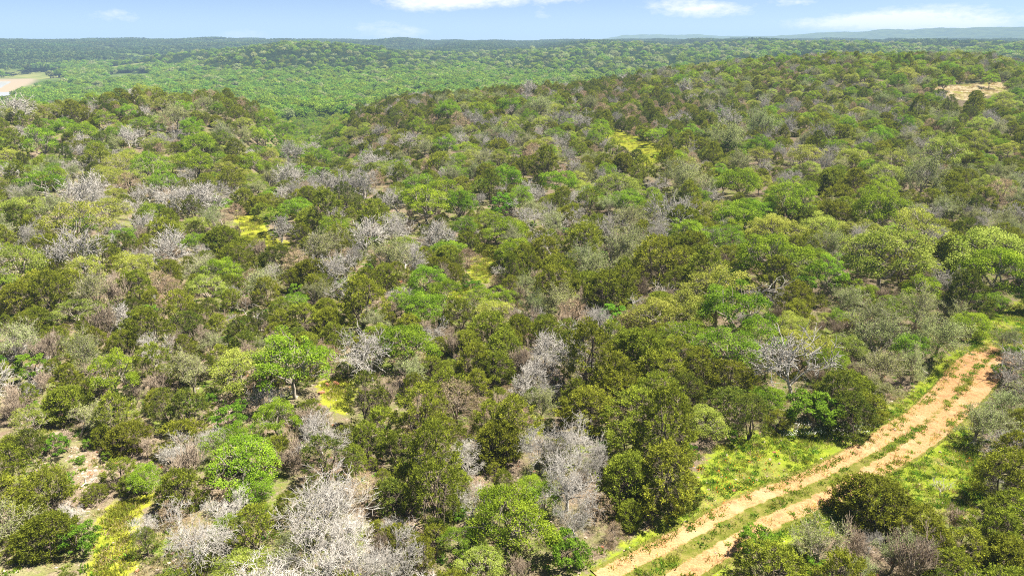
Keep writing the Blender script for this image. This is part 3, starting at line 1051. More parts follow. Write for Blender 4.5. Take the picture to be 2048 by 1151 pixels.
# ------------------------------------------------------------------ survey of single trees (tile of the photograph, crown centre, crown width, kind)
CAT = {
4: """110,110,250,Y 440,190,330,Y 870,60,200,B 1080,50,220,B 440,30,220,B 640,110,230,Y 1290,140,110,S 1290,20,120,B 1420,50,160,J 1130,130,120,K 1620,180,140,G 1800,190,150,J
1900,60,200,J 1650,20,100,B 820,210,150,B 710,280,170,O 960,250,190,J 1010,340,220,B 470,350,250,B 600,390,150,J 260,360,180,J 90,440,280,Y 90,190,180,K 500,480,220,Y 560,590,200,S
790,450,240,Y 790,570,170,J 930,530,140,D 1080,480,170,S 1165,440,130,S 1200,560,230,Y 1290,310,190,J 1150,240,100,K 1380,400,150,J 1620,375,200,K 1480,330,110,J 1450,520,180,S 1600,470,90,B
1820,490,180,J 1950,460,180,B 1840,300,200,S 1980,580,140,B 1440,680,150,W 1280,690,60,W 1700,650,160,O 1760,740,190,J 1640,710,120,J 1150,770,150,J 1030,700,170,J 890,650,120,J
700,720,170,B 450,690,200,Y 300,620,220,J 110,660,200,J 130,790,150,J 470,940,230,S 330,870,140,J 880,840,230,J 870,710,100,G 1220,890,140,S 1300,985,150,J 1420,840,180,K 1280,800,140,J
1110,1060,220,S 880,1010,200,J 960,1060,120,J 660,1080,270,O 1700,990,430,O 1640,780,150,J 1950,840,150,J 1900,700,130,J 1700,540,120,J 1840,580,130,J 1920,960,140,D 2010,1060,80,K
320,1040,110,J 1480,900,120,J 1080,930,120,J 1990,460,100,J 30,300,150,J 200,260,150,J 330,470,150,J 1000,600,130,D 640,470,130,C 1350,640,120,J 1560,600,150,J 1330,560,120,J 720,900,150,J 600,800,130,C
220,760,150,J 30,560,160,O 180,560,150,J 1230,690,110,K 1880,560,120,J""",
7: """170,250,230,Y 390,150,210,J 170,90,90,J 400,20,190,J 970,160,180,K 1100,190,220,K 1330,240,170,G 1520,120,150,B 1640,190,130,K 1820,185,170,J 2045,150,50,K 1860,320,250,B 1900,450,280,K
1350,370,260,O 1430,480,420,O 1030,430,180,B 1180,400,150,B 1240,330,120,B 850,590,190,O 700,540,180,J 750,340,200,J 600,330,110,J 60,560,260,J 210,500,110,W 270,670,330,J 170,830,180,J 300,930,240,J
470,950,180,G 1050,660,250,J 1500,640,220,O 840,850,130,B 850,950,140,K 1000,780,150,D 1350,760,200,B 1120,950,400,B 1330,880,200,O 1480,880,280,J 1430,1080,330,Y 1860,760,420,B 1900,1000,400,B
1680,960,130,S 510,380,60,G 30,990,120,J 1170,1080,120,J 465,470,50,G 620,450,60,G 1990,860,180,B 1700,1080,200,B 780,620,120,J 70,400,120,J 1740,420,110,C 720,90,100,G""",
8: """150,150,250,K 430,60,130,J 680,160,250,D 840,160,130,D 930,110,130,J 800,50,180,J 1060,40,150,B 1220,80,170,B 1120,110,110,K 1040,130,80,S 480,220,300,J 250,250,220,J 150,360,200,J 330,400,200,J
580,350,250,J 530,520,300,J 380,620,200,J 560,690,320,J 150,640,200,D 740,440,180,B 870,230,220,J 1000,270,250,J 940,380,250,J 1180,400,270,B 1400,370,270,B 1330,600,290,B 1480,500,180,B 1750,200,340,J
1450,170,300,J 1900,330,340,J 1700,380,300,J 1900,550,340,J 1700,620,300,J 1950,700,200,J 1120,630,170,O 1000,830,450,O 1190,720,220,O 820,1060,260,Y 700,940,200,O 480,1060,200,J 1320,1030,230,G
1540,400,70,G 780,720,180,B 960,640,130,J 700,600,140,J 40,680,150,B 80,950,300,B 330,1050,300,B 120,1100,250,B 450,1010,130,B 1380,830,200,B 1510,740,190,D 1600,900,110,D 1700,800,150,J 1810,720,180,J
1830,110,250,J 1980,170,150,J 1620,60,200,J 300,850,120,B 210,880,100,J 560,880,110,K 690,780,90,G 1270,430,150,J 640,740,130,K 1590,560,140,J 90,480,130,J 30,330,120,J""",
9: """190,270,230,Y 60,270,150,J 60,60,200,K 330,150,250,K 450,240,200,K 820,210,260,G 1030,200,280,K 950,100,250,K 700,60,150,W 560,130,200,O 1250,70,180,S 1800,220,250,S 1960,130,200,S 1920,270,180,S 2000,30,120,B
1160,705,345,J 1450,880,270,J 1570,650,100,W 580,1090,330,J 860,1040,280,S 1150,960,130,B 1300,1000,240,S 1490,960,220,J 1700,1010,250,J 1880,900,300,J 1970,760,250,J 1940,580,270,J 2000,430,200,J
1620,1100,250,J 1960,1080,300,J 490,960,190,G 830,1120,150,G 60,650,180,K 40,450,140,J 1650,830,110,C 1890,620,110,B 340,345,70,G 1400,1100,200,C 1100,1110,180,S 700,1040,160,J 2030,260,160,J""",
5: """200,150,200,J 370,190,200,B 60,220,170,Y 30,70,150,K 330,60,150,B 500,60,260,O 700,90,200,O 560,250,180,B 730,220,150,O 740,300,150,J 940,110,130,G 970,20,100,B 1030,140,150,B 980,240,230,O
1140,120,130,S 1220,170,150,B 1380,200,140,B 1340,90,120,B 1360,140,120,J 1450,80,150,J 1700,160,190,S 1580,180,110,B 1960,150,250,B 1820,50,150,O 1920,40,150,S 1850,170,100,B 2000,220,200,J
1400,420,200,S 1560,360,200,S 1700,350,150,S 1490,450,180,S 1050,370,220,O 955,380,110,O 1130,370,100,J 240,400,220,S 380,400,150,B 580,330,120,B 745,400,110,D 460,430,100,J 500,520,220,O 610,600,180,O
630,390,140,J 780,560,90,G 130,640,280,J 470,690,240,O 380,880,340,O 220,830,150,O 120,900,240,B 180,1000,240,B 360,1060,180,S 600,820,150,B 360,620,100,B 450,600,110,B 820,650,180,O 870,720,220,Y
940,640,150,O 725,660,120,B 710,730,190,J 1000,560,120,J 1080,550,120,S 1080,440,180,J 1200,380,200,J 1270,460,200,J 1420,300,200,J 1250,540,250,J 1150,680,150,S 1290,640,220,S 1450,550,200,J 1550,610,270,J
1660,570,200,J 1850,440,250,J 1980,350,200,J 1760,270,150,J 1850,580,150,B 1250,740,180,B 1350,750,200,D 1470,750,150,B 1600,740,160,G 1900,720,350,Y 1860,660,170,J 1200,900,200,B 1360,900,250,B
1100,1080,180,B 1220,1020,220,B 950,920,250,J 1050,820,150,J 880,830,200,J 780,1020,220,J 900,1060,200,J 650,1060,160,J 1450,1000,280,J 1610,1080,250,J 1750,980,280,J 1860,1080,250,J 1600,900,200,J
1960,960,200,J 1130,720,100,B 1050,740,110,B 730,890,150,J 560,700,100,D 260,520,140,J 30,420,150,B 60,560,120,O 330,500,120,J 660,500,110,J""",
6: """130,40,150,O 220,40,100,B 60,130,180,B 240,120,180,Y 380,150,240,O 480,140,200,O 680,60,280,O 800,90,170,K 660,160,170,J 420,200,150,O 270,260,150,B 960,50,160,J 1060,30,100,D 930,130,200,J
1200,130,300,O 1340,120,200,S 1500,80,150,S 1510,140,120,B 1650,60,120,J 1700,140,250,J 1900,30,170,D 2000,70,130,S 1950,170,150,S 580,250,270,Y 590,390,350,O 860,230,240,Y 910,300,190,S
1130,240,230,Y 1400,250,290,Y 1560,250,180,Y 1230,420,430,Y 800,400,200,O 1830,360,470,Y 1900,490,380,O 915,390,130,W 910,510,100,W 60,430,200,J 200,470,240,J 100,350,200,J 330,380,150,J 600,530,220,J
320,500,170,O 760,540,110,G 250,600,370,Y 120,720,300,Y 350,720,370,O 490,840,240,O 70,860,250,O 150,1040,240,J 330,1090,250,J 690,800,200,Y 800,900,280,Y 700,1000,380,B 890,1010,200,O 1000,900,200,Y
1150,750,200,S 1200,870,270,S 1000,620,180,S 1080,600,150,O 1440,720,240,S 1550,690,200,S 1400,910,230,O 1560,830,240,S 1700,640,240,K 1750,770,230,O 1830,650,160,O 1460,600,200,O 1240,1000,240,S
730,640,130,J 900,740,100,Y 970,740,120,O 1995,905,130,S 2010,960,110,G 1960,1010,130,B 1950,1090,130,B 1900,1060,90,G 1620,360,180,J 1000,130,150,J 1800,60,140,J 820,160,130,J 1560,470,140,J""",
1: """100,640,140,B 300,600,120,K 500,560,150,J 760,640,90,Y 840,590,80,Y 1030,575,110,Y 1160,540,110,K 1300,560,140,J 1020,660,140,S 740,660,100,O 620,700,130,O 820,710,120,O 880,660,80,B 1080,630,100,O
1190,600,120,S 1270,640,90,O 1120,740,140,O 920,800,120,B 1010,770,110,B 750,810,120,B 1180,840,180,O 1290,800,120,O 1380,760,140,S 1500,790,130,O 1640,760,120,O 1550,700,120,O 410,860,90,B 490,770,170,O
380,760,150,O 240,840,200,O 130,790,130,B 90,860,140,J 640,890,100,B 570,860,130,O 690,960,180,Y 60,920,130,Y 300,960,120,S 430,970,120,B 560,950,120,B 880,980,200,O 1000,960,130,Y 1080,860,80,G
1130,960,200,O 1290,940,130,O 1150,1060,220,B 1340,1040,150,J 1450,960,150,O 1380,890,130,J 1680,890,120,B 1840,780,120,B 1800,850,120,J 1880,930,130,O 1760,950,110,Y 1660,1030,130,B 1760,1010,100,G
1920,1080,200,B 40,1020,110,B 100,1040,140,J 250,1060,240,O 530,1080,180,B 620,1020,150,Y 750,1080,130,D 900,1060,130,Y 860,1120,120,B 1080,1130,130,B 1240,1110,120,B 450,1120,120,B 560,620,110,K
420,640,100,J 640,580,90,J 200,660,90,J 930,570,80,J 700,560,80,K 1380,600,110,J 1450,680,90,K""",
2: """380,710,150,B 150,750,80,Y 340,765,130,K 630,650,140,O 750,690,110,B 820,630,150,O 1000,620,150,O 1150,620,130,S 1260,640,110,Y 920,710,80,B 990,730,110,Y 910,780,140,S 850,820,70,S 1190,710,120,Y
1270,700,110,B 1440,710,130,B 1530,730,100,O 1360,790,90,Y 1560,860,90,B 1650,890,80,K 1735,905,80,K 1920,830,160,J 1850,740,90,B 1980,700,110,B 490,830,130,Y 580,820,140,J 700,930,90,O 390,880,90,K
140,840,90,B 200,940,170,B 240,1000,150,Y 310,980,80,Y 140,1080,180,B 40,1100,130,B 480,1070,180,O 600,1120,190,O 710,1020,110,S 620,1030,80,B 980,1040,200,O 850,1010,120,J 930,880,120,J 1130,890,130,D
1070,990,120,J 1200,970,150,J 1370,980,110,B 1280,1060,200,O 1380,1060,120,Y 1620,1080,230,Y 1480,1090,80,B 1560,1000,120,O 1680,945,80,B 1770,980,130,J 1920,930,150,O 1980,1020,160,S 1860,1090,130,B
820,1100,130,O 960,1120,90,B 1090,500,90,B 680,540,110,D 560,590,90,S 440,600,100,J 350,640,90,J 860,560,90,J 1050,560,90,J 1320,560,90,J 1450,600,100,S 1700,560,100,D 1600,620,90,O 1700,630,100,O""",
3: """280,490,130,B 100,500,100,B 30,480,100,O 1310,480,120,O 1350,440,120,Y 1450,540,110,J 1110,510,80,K 1230,510,70,B 1190,545,80,K 1550,550,70,K 1580,475,100,O 1780,490,80,K 1850,465,80,O 330,720,100,B
660,750,120,B 540,740,150,S 410,700,60,G 900,740,110,Y 860,790,120,B 1000,700,130,J 1030,680,80,B 1140,630,80,B 1270,680,70,B 1460,650,110,S 970,640,60,D 300,800,170,S 430,830,80,B 320,860,100,O
400,860,120,O 260,1000,140,O 440,950,130,S 560,970,90,B 600,880,80,B 770,910,180,Y 900,900,100,B 1000,840,100,Y 1100,840,110,B 1050,910,170,Y 1270,920,180,Y 1220,1030,200,Y 1370,900,90,S 1580,900,220,Y
1450,1020,200,S 1730,800,120,O 1900,720,80,B 1830,970,150,O 1880,1010,100,S 1960,870,120,Y 1730,920,150,J 1600,1060,150,J 400,1070,240,O 100,1060,200,S 220,1110,120,B 500,1080,130,Y 720,1110,180,O
600,1120,120,Y 30,970,120,B 920,1060,150,J 1050,1080,130,J 1400,420,80,J 1500,420,90,Y 1650,440,90,K 1760,420,90,O 1900,410,80,Y 1990,440,100,K 2010,540,100,O 1930,570,110,Y 1500,600,100,O 700,600,110,J
900,560,120,J 560,600,110,J 400,620,110,J 200,640,110,J 1750,640,110,J 1880,640,110,J""",
}
rs = np.random.RandomState(42)
cat_px, cat_py, cat_w, cat_k = [], [], [], []
for t, s in CAT.items():
    for e in s.split():
        a, b, w, k = e.split(',')
        (x, y), = T(t, (float(a), float(b)))
        cat_px.append(x)
        cat_py.append(y)
        cat_w.append(float(w) / 2.9214)
        cat_k.append(k)
cat_px, cat_py, cat_w = map(np.array, (cat_px, cat_py, cat_w))
cat_v = np.array([rs.randint(6 if k == 'B' else len(SPECIES[k])) for k in cat_k])
for i_ in range(len(cat_k)):
    if cat_k[i_] == 'B' and cat_py[i_] > 800:
        cat_v[i_] = 6 + i_ % 3          # the nearest bare trees show their finest twigs
for i_ in range(len(cat_k)):
    if cat_k[i_] == 'J' and abs(cat_px[i_] - 1745.1) < 2 and abs(cat_py[i_] - 998.3) < 2:
        cat_v[i_] = 7
    if cat_k[i_] == 'O' and min(abs(cat_px[i_] - 581.9) + abs(cat_py[i_] - 718.9), abs(cat_px[i_] - 225.9) + abs(cat_py[i_] - 749.7)) < 3:
        cat_v[i_] = 3                   # the two tall vivid oaks at left
cat_h = np.array([SPECIES[k][v][3] for k, v in zip(cat_k, cat_v)])
low_crown = np.array([.62 if k in 'OYBS' else .52 for k in cat_k])
offs = np.full(len(cat_px), 3.0)
WMAX = np.array([{'J': 6.4, 'K': 5.4, 'O': 12, 'Y': 13, 'S': 8.5, 'B': 8.0, 'D': 6.5, 'G': 8, 'C': 3, 'W': 9}[k] for k in cat_k])
for _ in range(3):
    Q, zc = at_ground(cat_px, cat_py, offs)
    zc = np.minimum(zc, WMAX * FPX / cat_w)
    W = cat_w * zc / FPX
    offs = np.clip(W * cat_h * low_crown, .2, 9)
Q = CAM + ray(cat_px, cat_py) * zc[:, None]
TREES = []      # x, y, width, kind, variant, catalogued
for i in range(len(cat_px)):
    TREES.append((Q[i, 0], Q[i, 1], float(np.clip(W[i] * 1.06, .5, 14)), cat_k[i], cat_v[i], 1))

# ------------------------------------------------------------------ the woods between them, thrown at random by the mix seen in each part of the photograph
GRID = ["vkkkkkkkkvvvkkkkkkkkmmommmmommmm", "mmjkmmmkvvvkkkjjookkkkjjmjmmmmmm", "gmgommoovvvjgooggojjjjjjgjjmjjmj", "oogoogmoogjjgjojjjjjommmgojmjmjs",
        "gogogggjjjggoojgjjgojjooojsjjjgs", "omoggmgjjjjsgjojgggjsojojooooojj", "ojgjojjjjgsgjjojjsssjjjoooojjooo", "ojjgjjjjjojjoojjooojjooojojooooo",
        "jjjgjjjoojjogojjjjgjjoooooossooo", "ejsojjjooojgoojjggjjjoojogoossso", "eoojjjejoojjjjjjgjjjjjjjjgogjjss", "ejeejjoojgjjjjjjjjjjjojjjjjjjjjs",
        "jeeejjoojgjjjjggjjjjjjjjjjjjjjjj", "jjeejjoogggjjjjogggjjjjjjjjjjjjj", "jjjeejjgggggjjooogojjjjjjjjjjjjj", "ejoeejggoogggojoojjjjjjjjjjjjjjj"]
MIXES = {'j': 'JJJJJJKKDBOOYS', 'o': 'OOOOYYSJJKB', 'g': 'BBBJJJKOSDY', 'm': 'JJJJKOOOYYBSD', 's': 'SSSJJOYB', 'k': 'JJJJKKKKKDDB', 'v': 'OOOGGY', 'e': 'JJKCDBG'}
SIZE = {'J': (2.5, 5.2), 'K': (2.5, 4.8), 'O': (3.8, 7.2), 'Y': (3.8, 7.2), 'S': (3.2, 5.4), 'B': (3.2, 5.4), 'D': (2.6, 4.2), 'C': (1.6, 2.8), 'G': (2.0, 4.0), 'W': (3, 4)}
cell = {}


def put(x, y, w):
    cell.setdefault((int(x // 8), int(y // 8)), []).append((x, y, w))


def clash(x, y, w, f):
    cx, cy = int(x // 8), int(y // 8)
    for a in (-1, 0, 1):
        for b in (-1, 0, 1):
            for (u, v, ww) in cell.get((cx + a, cy + b), ()):
                if (u - x) ** 2 + (v - y) ** 2 < (f * (w + ww)) ** 2:
                    return True
    return False


for t in TREES:
    put(t[0], t[1], t[2])
openpix = list(OPEN.items())


def throw(n, r0, r1, f, small):
    r = np.sqrt(rs.uniform(r0 * r0, r1 * r1, n))
    az = rs.uniform(-1, 1, n) * np.where(r < 200, .98, .76)
    x, y = r * np.sin(az), r * np.cos(az)
    z = height(x, y)
    px, py, zc = project(np.stack([x, y, z + (1.0 if small else 2.8)], -1))
    px2, py2, _ = project(np.stack([x, y, z + (2.0 if small else 4.8)], -1))
    bad = np.zeros(n, bool)
    for k, poly in openpix:
        if small and k.startswith('bare'):
            continue
        hw = (1.0 if small else 2.5) * FPX / zc
        for qx, qy in ((px, py), (px2, py2), (px - hw, py), (px + hw, py), (px - hw * .7, py2 * .7 + py * .3), (px + hw * .7, py2 * .7 + py * .3), (px, py * .5 + py2 * .5)):
            bad |= inside(poly, qx, qy)
        bad |= inside(XYPOLY[k], x, y)
    if small:
        bad |= near_line(cl, x, y) < 5.5
    gi_ = np.clip((px / 64).astype(int), 0, 31)
    gj = np.clip(((py - 128) / 64).astype(int), 0, 15)
    for i in range(n):
        if bad[i]:
            continue
        ch = GRID[gj[i]][gi_[i]]
        if ch == 'e' and rs.rand() < .75:
            continue
        if small:
            k = 'CJJJKGDCBC'[rs.randint(10)]
            w = rs.uniform(1.0, 2.4)
        else:
            mx = MIXES[ch]
            k = mx[rs.randint(len(mx))]
            w = rs.uniform(*SIZE[k]) * (1.0 if r[i] > 90 else .92)
        if clash(x[i], y[i], w, f):
            continue
        if k in 'JK' and r[i] > 230:
            w = min(w, 4.4)
        put(x[i], y[i], w)
        TREES.append((x[i], y[i], w, k, rs.randint(len(SPECIES[k])), 0))


throw(48000, 20, 570, .375, False)
throw(5000, 20, 140, .36, True)

TX_ = np.array([t[0] for t in TREES])
TY_ = np.array([t[1] for t in TREES])
TW_ = np.array([t[2] for t in TREES])
TK_ = np.array([t[3] for t in TREES])
TV_ = np.array([t[4] for t in TREES])
TC_ = np.array([t[5] for t in TREES])
TH_ = np.array([SPECIES[k][v][3] for k, v in zip(TK_, TV_)]) * TW_
TZ_ = height(TX_, TY_)
PX_, PY_, ZC_ = project(np.stack([TX_, TY_, TZ_ + TH_ * .55], -1))
TR_ = rs.uniform(0, 6.283, len(TREES))
# how much of each one shows, nearest first
seen = np.zeros(len(TREES))
mask = np.zeros((576, 1024), bool)
YY, XX = np.mgrid[0:576, 0:1024]
for i in np.argsort(np.where(np.isnan(ZC_), 1e9, ZC_)):
    if not np.isfinite(ZC_[i]):
        continue
    a = TW_[i] * .5 * FPX / ZC_[i] / 2
    b = TH_[i] * .46 * FPX / ZC_[i] / 2
    cx, cy = PX_[i] / 2, PY_[i] / 2
    x0, x1, y0, y1 = int(max(cx - a, 0)), int(min(cx + a + 1, 1024)), int(max(cy - b, 0)), int(min(cy + b + 1, 576))
    if x1 <= x0 or y1 <= y0:
        continue
    e = ((XX[y0:y1, x0:x1] - cx) / a) ** 2 + ((YY[y0:y1, x0:x1] - cy) / b) ** 2 < 1
    seen[i] = (e & ~mask[y0:y1, x0:x1]).sum()
    if TK_[i] not in 'BCWS':
        mask[y0:y1, x0:x1] |= e & (rs.rand(y1 - y0, x1 - x0) < .9)

KIND = {'J': ('juniper_tree', 'juniper', 'junipers of the hillside woods'), 'K': ('juniper_tree', 'juniper', 'junipers of the hillside woods'),
        'O': ('oak_tree', 'oak', 'leafy oaks of the hillside woods'), 'Y': ('oak_tree', 'oak', 'leafy oaks of the hillside woods'),
        'S': ('grey_green_tree', 'pale tree', 'pale thin-leaved trees'), 'G': ('green_bush', 'bush', 'vivid green bushes'),
        'B': ('bare_tree', 'bare tree', 'grey leafless trees'), 'C': ('twiggy_shrub', 'shrub', 'bare brown shrubs of the understorey'),
        'D': ('dead_juniper', 'dead juniper', 'brown dead junipers'), 'W': ('snag', 'snag', 'white dead snags')}
LOOK = {'J': 'olive juniper', 'K': 'dark green juniper', 'O': 'bright green oak', 'Y': 'yellow-green oak', 'S': 'pale grey-green tree', 'G': 'vivid green bush',
        'B': 'grey leafless tree', 'C': 'brown twiggy shrub', 'D': 'brown dead juniper', 'W': 'white dead snag'}
PLACES = [(60, 215, 'on the left spur above the river'), (290, 200, 'on the crest of the left spur'), (480, 225, 'at the right end of the left spur'),
          (620, 260, 'in the green gap to the valley'), (800, 205, 'at the low end of the centre ridge'), (1000, 185, 'on the centre ridge crest'),
          (1200, 165, 'on the rising part of the centre ridge'), (1450, 140, 'where the right ridge meets the sky'), (1650, 130, 'on the right skyline ridge'),
          (1850, 130, 'on the skyline above the tan field'), (1950, 190, 'around the tan field'), (1720, 210, 'left of the tan field'), (1500, 215, 'midway between tan field and grassy path'),
          (90, 290, 'by the left edge below the spur'), (320, 290, 'on the slope below the left spur'), (540, 330, 'at the foot of the valley gap'),
          (760, 290, 'below the low end of the centre ridge'), (1000, 255, 'among the oaks under the centre ridge'), (1240, 290, 'around the upper grassy path'),
          (1450, 300, 'right of the upper grassy path'), (1730, 300, 'on the slope below the tan field'), (1980, 290, 'by the right edge below the tan field'),
          (80, 390, 'by the left edge, a third down'), (290, 390, 'among the pale trees left of the clearing'), (520, 450, 'around the yellow clearing'),
          (700, 380, 'above and right of the yellow clearing'), (880, 400, 'above the narrow grass strip'), (965, 530, 'beside the narrow grass strip'),
          (1120, 410, 'in the grey patch right of the strip'), (1190, 520, 'around the sage clump at centre'), (1370, 400, 'in the woods right of centre'),
          (1560, 410, 'above the big oaks on the right'), (1760, 400, 'in the upper right woods'), (1980, 400, 'by the right edge, a third down'),
          (1600, 500, 'among the big oaks on the right'), (1880, 520, 'among the broad oaks by the right edge'), (80, 540, 'by the left edge at mid height'),
          (280, 550, 'in the thicket left of the white snag'), (490, 610, 'around the white snag'), (650, 590, 'right of the white snag'),
          (830, 640, 'below the narrow grass strip'), (1050, 620, 'in the dark thicket at centre'), (1240, 640, 'left of the tall oaks'),
          (1430, 640, 'among the tall oaks right of centre'), (1600, 720, 'around the half-bare oak'), (1790, 690, 'above the bend of the track'),
          (1950, 620, 'at the far end of the track'), (50, 730, 'by the brush pile'), (220, 760, 'near the vivid oak at left'), (400, 740, 'between the two vivid oaks at left'),
          (580, 740, 'around the tall vivid oak'), (730, 770, 'below the tall vivid oak'), (900, 790, 'around the brown dead junipers'), (1080, 720, 'by the white-limbed trees at centre'),
          (1250, 780, 'in the juniper mass at centre'), (1430, 790, 'in the juniper mass left of the track'), (1620, 830, 'along the upper verge of the track'),
          (60, 900, 'by the lower left edge'), (200, 900, 'on the stony slope at lower left'), (400, 900, 'around the large lower left oak'), (620, 900, 'right of the large lower left oak'),
          (820, 930, 'in the junipers at bottom centre'), (1100, 900, 'by the twin bare trees'), (1330, 920, 'along the left verge of the track'),
          (80, 1080, 'in the bottom left corner'), (260, 1090, 'by the yellow grass at bottom left'), (430, 1090, 'right of the yellow grass at the bottom'),
          (640, 1060, 'in the bare white clump at bottom'), (850, 1090, 'bottom centre, left of the round oak'), (1030, 1060, 'around the round oak at bottom'),
          (1180, 1080, 'where the track leaves the picture'), (1600, 1090, 'below the track at bottom right'), (1760, 1010, 'by the lone round juniper'),
          (1990, 820, 'right of the track by the edge'), (1980, 960, 'by the lower right edge'), (1900, 1100, 'in the bottom right corner')]
PLX = np.array([p[0] for p in PLACES])
PLY = np.array([p[1] for p in PLACES])
ONES = 'first second third fourth fifth sixth seventh eighth ninth tenth eleventh twelfth thirteenth fourteenth fifteenth sixteenth seventeenth eighteenth nineteenth'.split()


def ordinal(n):
    if n <= 19:
        return ONES[n - 1]
    tens = ['', '', 'twent', 'thirt', 'fort', 'fift', 'sixt'][n // 10]
    return tens + 'ieth' if n % 10 == 0 else tens + 'y-' + ONES[n % 10 - 1]


cats = {}
for i in range(len(TREES)):
    if seen[i] > 14 and 0 <= PX_[i] <= 2048 and 96 < PY_[i] < 1160:
        cats.setdefault(KIND[TK_[i]][1], []).append(i)
single = np.zeros(len(TREES), bool)
for c_, lst in cats.items():
    lst.sort(key=lambda i: -seen[i])
    single[lst[:300]] = True
idx = np.where(single)[0]
place = np.array([np.argmin((PLX - PX_[i]) ** 2 + ((PLY - PY_[i]) * 1.5) ** 2) for i in idx])
groups = {}
for i, p in zip(idx, place):
    groups.setdefault((TK_[i], p), []).append(i)
LABEL = {}
for (k, p), lst in groups.items():
    lst.sort(key=lambda i: PX_[i])
    big = max(lst, key=lambda i: TW_[i] / ZC_[i])
    for n, i in enumerate(lst):
        if len(lst) == 1:
            LABEL[i] = 'the %s %s' % (LOOK[k], PLACES[p][2])
        else:
            LABEL[i] = '%s %s, %s from the left' % (LOOK[k], PLACES[p][2], ordinal(n + 1)) if n < len(lst) - 1 else '%s %s, the rightmost of its kind' % (LOOK[k], PLACES[p][2])
for i in idx:
    k = TK_[i]
    nm, ct, gp = KIND[k]
    tm_, cm_, jm_, h_ = SPECIES[k][TV_[i]]
    root = bpy.data.objects.new(nm, None)
    col.objects.link(root)
    root.empty_display_size = .3
    root.location = (TX_[i], TY_[i], TZ_[i] - .02)
    root.rotation_euler = (rs.uniform(-.05, .05), rs.uniform(-.05, .05), TR_[i])
    q_ = rs.uniform(.86, 1.16)
    root.scale = (TW_[i] * q_, TW_[i] / q_, TW_[i] * rs.uniform(.85, 1.15))
    root['label'] = LABEL[i]
    root['category'] = ct
    root['group'] = gp
    for part, data in (('trunk', tm_), ('crown', cm_)):
        o = bpy.data.objects.new(part, data)
        o.parent = root
        col.objects.link(o)

rest = ~single
for codes, nm, lb, ct in ((('J', 'K'), 'juniper_woodland', 'mass of olive and dark junipers filling the hillside', 'woodland'),
                          (('O', 'Y', 'G'), 'oak_woodland', 'mass of green oaks filling the hillside', 'woodland'),
                          (('B', 'D', 'W'), 'leafless_woodland', 'mass of grey leafless trees among the green woods', 'woodland'),
                          (('S',), 'pale_woodland', 'mass of pale thin-leaved trees among the woods', 'woodland'),
                          (('C',), 'brushwood', 'tangle of bare brown shrubs under the trees', 'brushwood')):
    ms, base = [], {}
    for c_ in codes:
        base[c_] = len(ms)
        ms += [s[2] for s in SPECIES[c_]]
    sel = np.where(rest & np.isin(TK_, codes))[0]
    if len(sel) == 0:
        continue
    q_ = rs.uniform(.84, 1.18, len(sel))
    sc = np.stack([TW_[sel] * q_, TW_[sel] / q_, TW_[sel] * rs.uniform(.82, 1.16, len(sel))], -1)
    scatter(nm, ms, np.stack([TX_[sel], TY_[sel], TZ_[sel] - .02], -1), TR_[sel], sc, [base[TK_[i]] + TV_[i] for i in sel],
            label=lb, cat=ct, kind='stuff')

# ------------------------------------------------------------------ woods of the valley and the far hills
lo_mats = {'J': ('J', 'H'), 'O': ('O', 'Y', 'V', 'S')}
lo_meshes, lo_tag = [], []
for kd, ml in lo_mats.items():
    for mt in ml:
        for i, (tr, cr, h) in enumerate(LO[kd]):
            lo_meshes.append(make_mesh('valley_tree_%s%d' % (mt, i), [tr, cr], [LEAF[mt], BARK_DARK]))
            lo_tag.append(mt)
lo_tag = np.array(lo_tag)


def wave_noise(x, y, L, seed):
    q = np.random.RandomState(seed)
    o = 0
    for _ in range(6):
        th, ph, l2 = q.uniform(0, 6.28), q.uniform(0, 6.28), L * q.uniform(.6, 1.6)
        o = o + np.sin((x * math.cos(th) + y * math.sin(th)) * 6.283 / l2 + ph)
    return o / 6


n = 40000
az = rs.uniform(-.73, .73, n)
r = np.sqrt(rs.uniform(555 ** 2, 1700 ** 2, n))
x, y = r * np.sin(az), r * np.cos(az)
keep = ~(inside(XYPOLY['river'], x, y) | inside(XYPOLY['field'], x, y) | inside(XYPOLY['field2'], x, y))
for hh in (1.5, 4.0, 6.5, 9.0, 11.0):
    qx, qy, _z = project(np.stack([x, y, height(x, y) + hh], -1))
    for k_ in VALLEY:
        keep &= ~inside(VALLEY[k_], qx, qy)
x, y, r = x[keep], y[keep], r[keep]
z = height(x, y)
fl = (x < 0) & (r > 600)
flatv = np.maximum(soft('river', x, y, 80), soft('field', x, y, 90)) * fl
z = z * (1 - flatv) + flatv * -29.2
lush = np.clip((-11 - z) / 7, 0, 1) * 1.1 + .45 * wave_noise(x, y, 120, 1) * np.clip((-4 - z) / 6, .25, 1) - .08
u = rs.rand(len(x))
kk = np.where(lush > u, np.where(rs.rand(len(x)) < .30, 'O', np.where(rs.rand(len(x)) < .88, 'V', 'S')),
              np.where(rs.rand(len(x)) < .86, np.where(rs.rand(len(x)) < .15, 'J', 'H'), np.where(rs.rand(len(x)) < .7, 'O', 'S')))
ix = np.array([np.where(lo_tag == k)[0][rs.randint(3)] for k in kk])
w = np.where(np.isin(kk, ['J', 'H']), rs.uniform(4.5, 8, len(x)), rs.uniform(6, 12.5, len(x)))
scatter('valley_woodland', lo_meshes, np.stack([x, y, z], -1), rs.uniform(0, 6.28, len(x)), w, ix,
        label='green and dark trees filling the valley below the ridges', cat='woodland', kind='stuff')

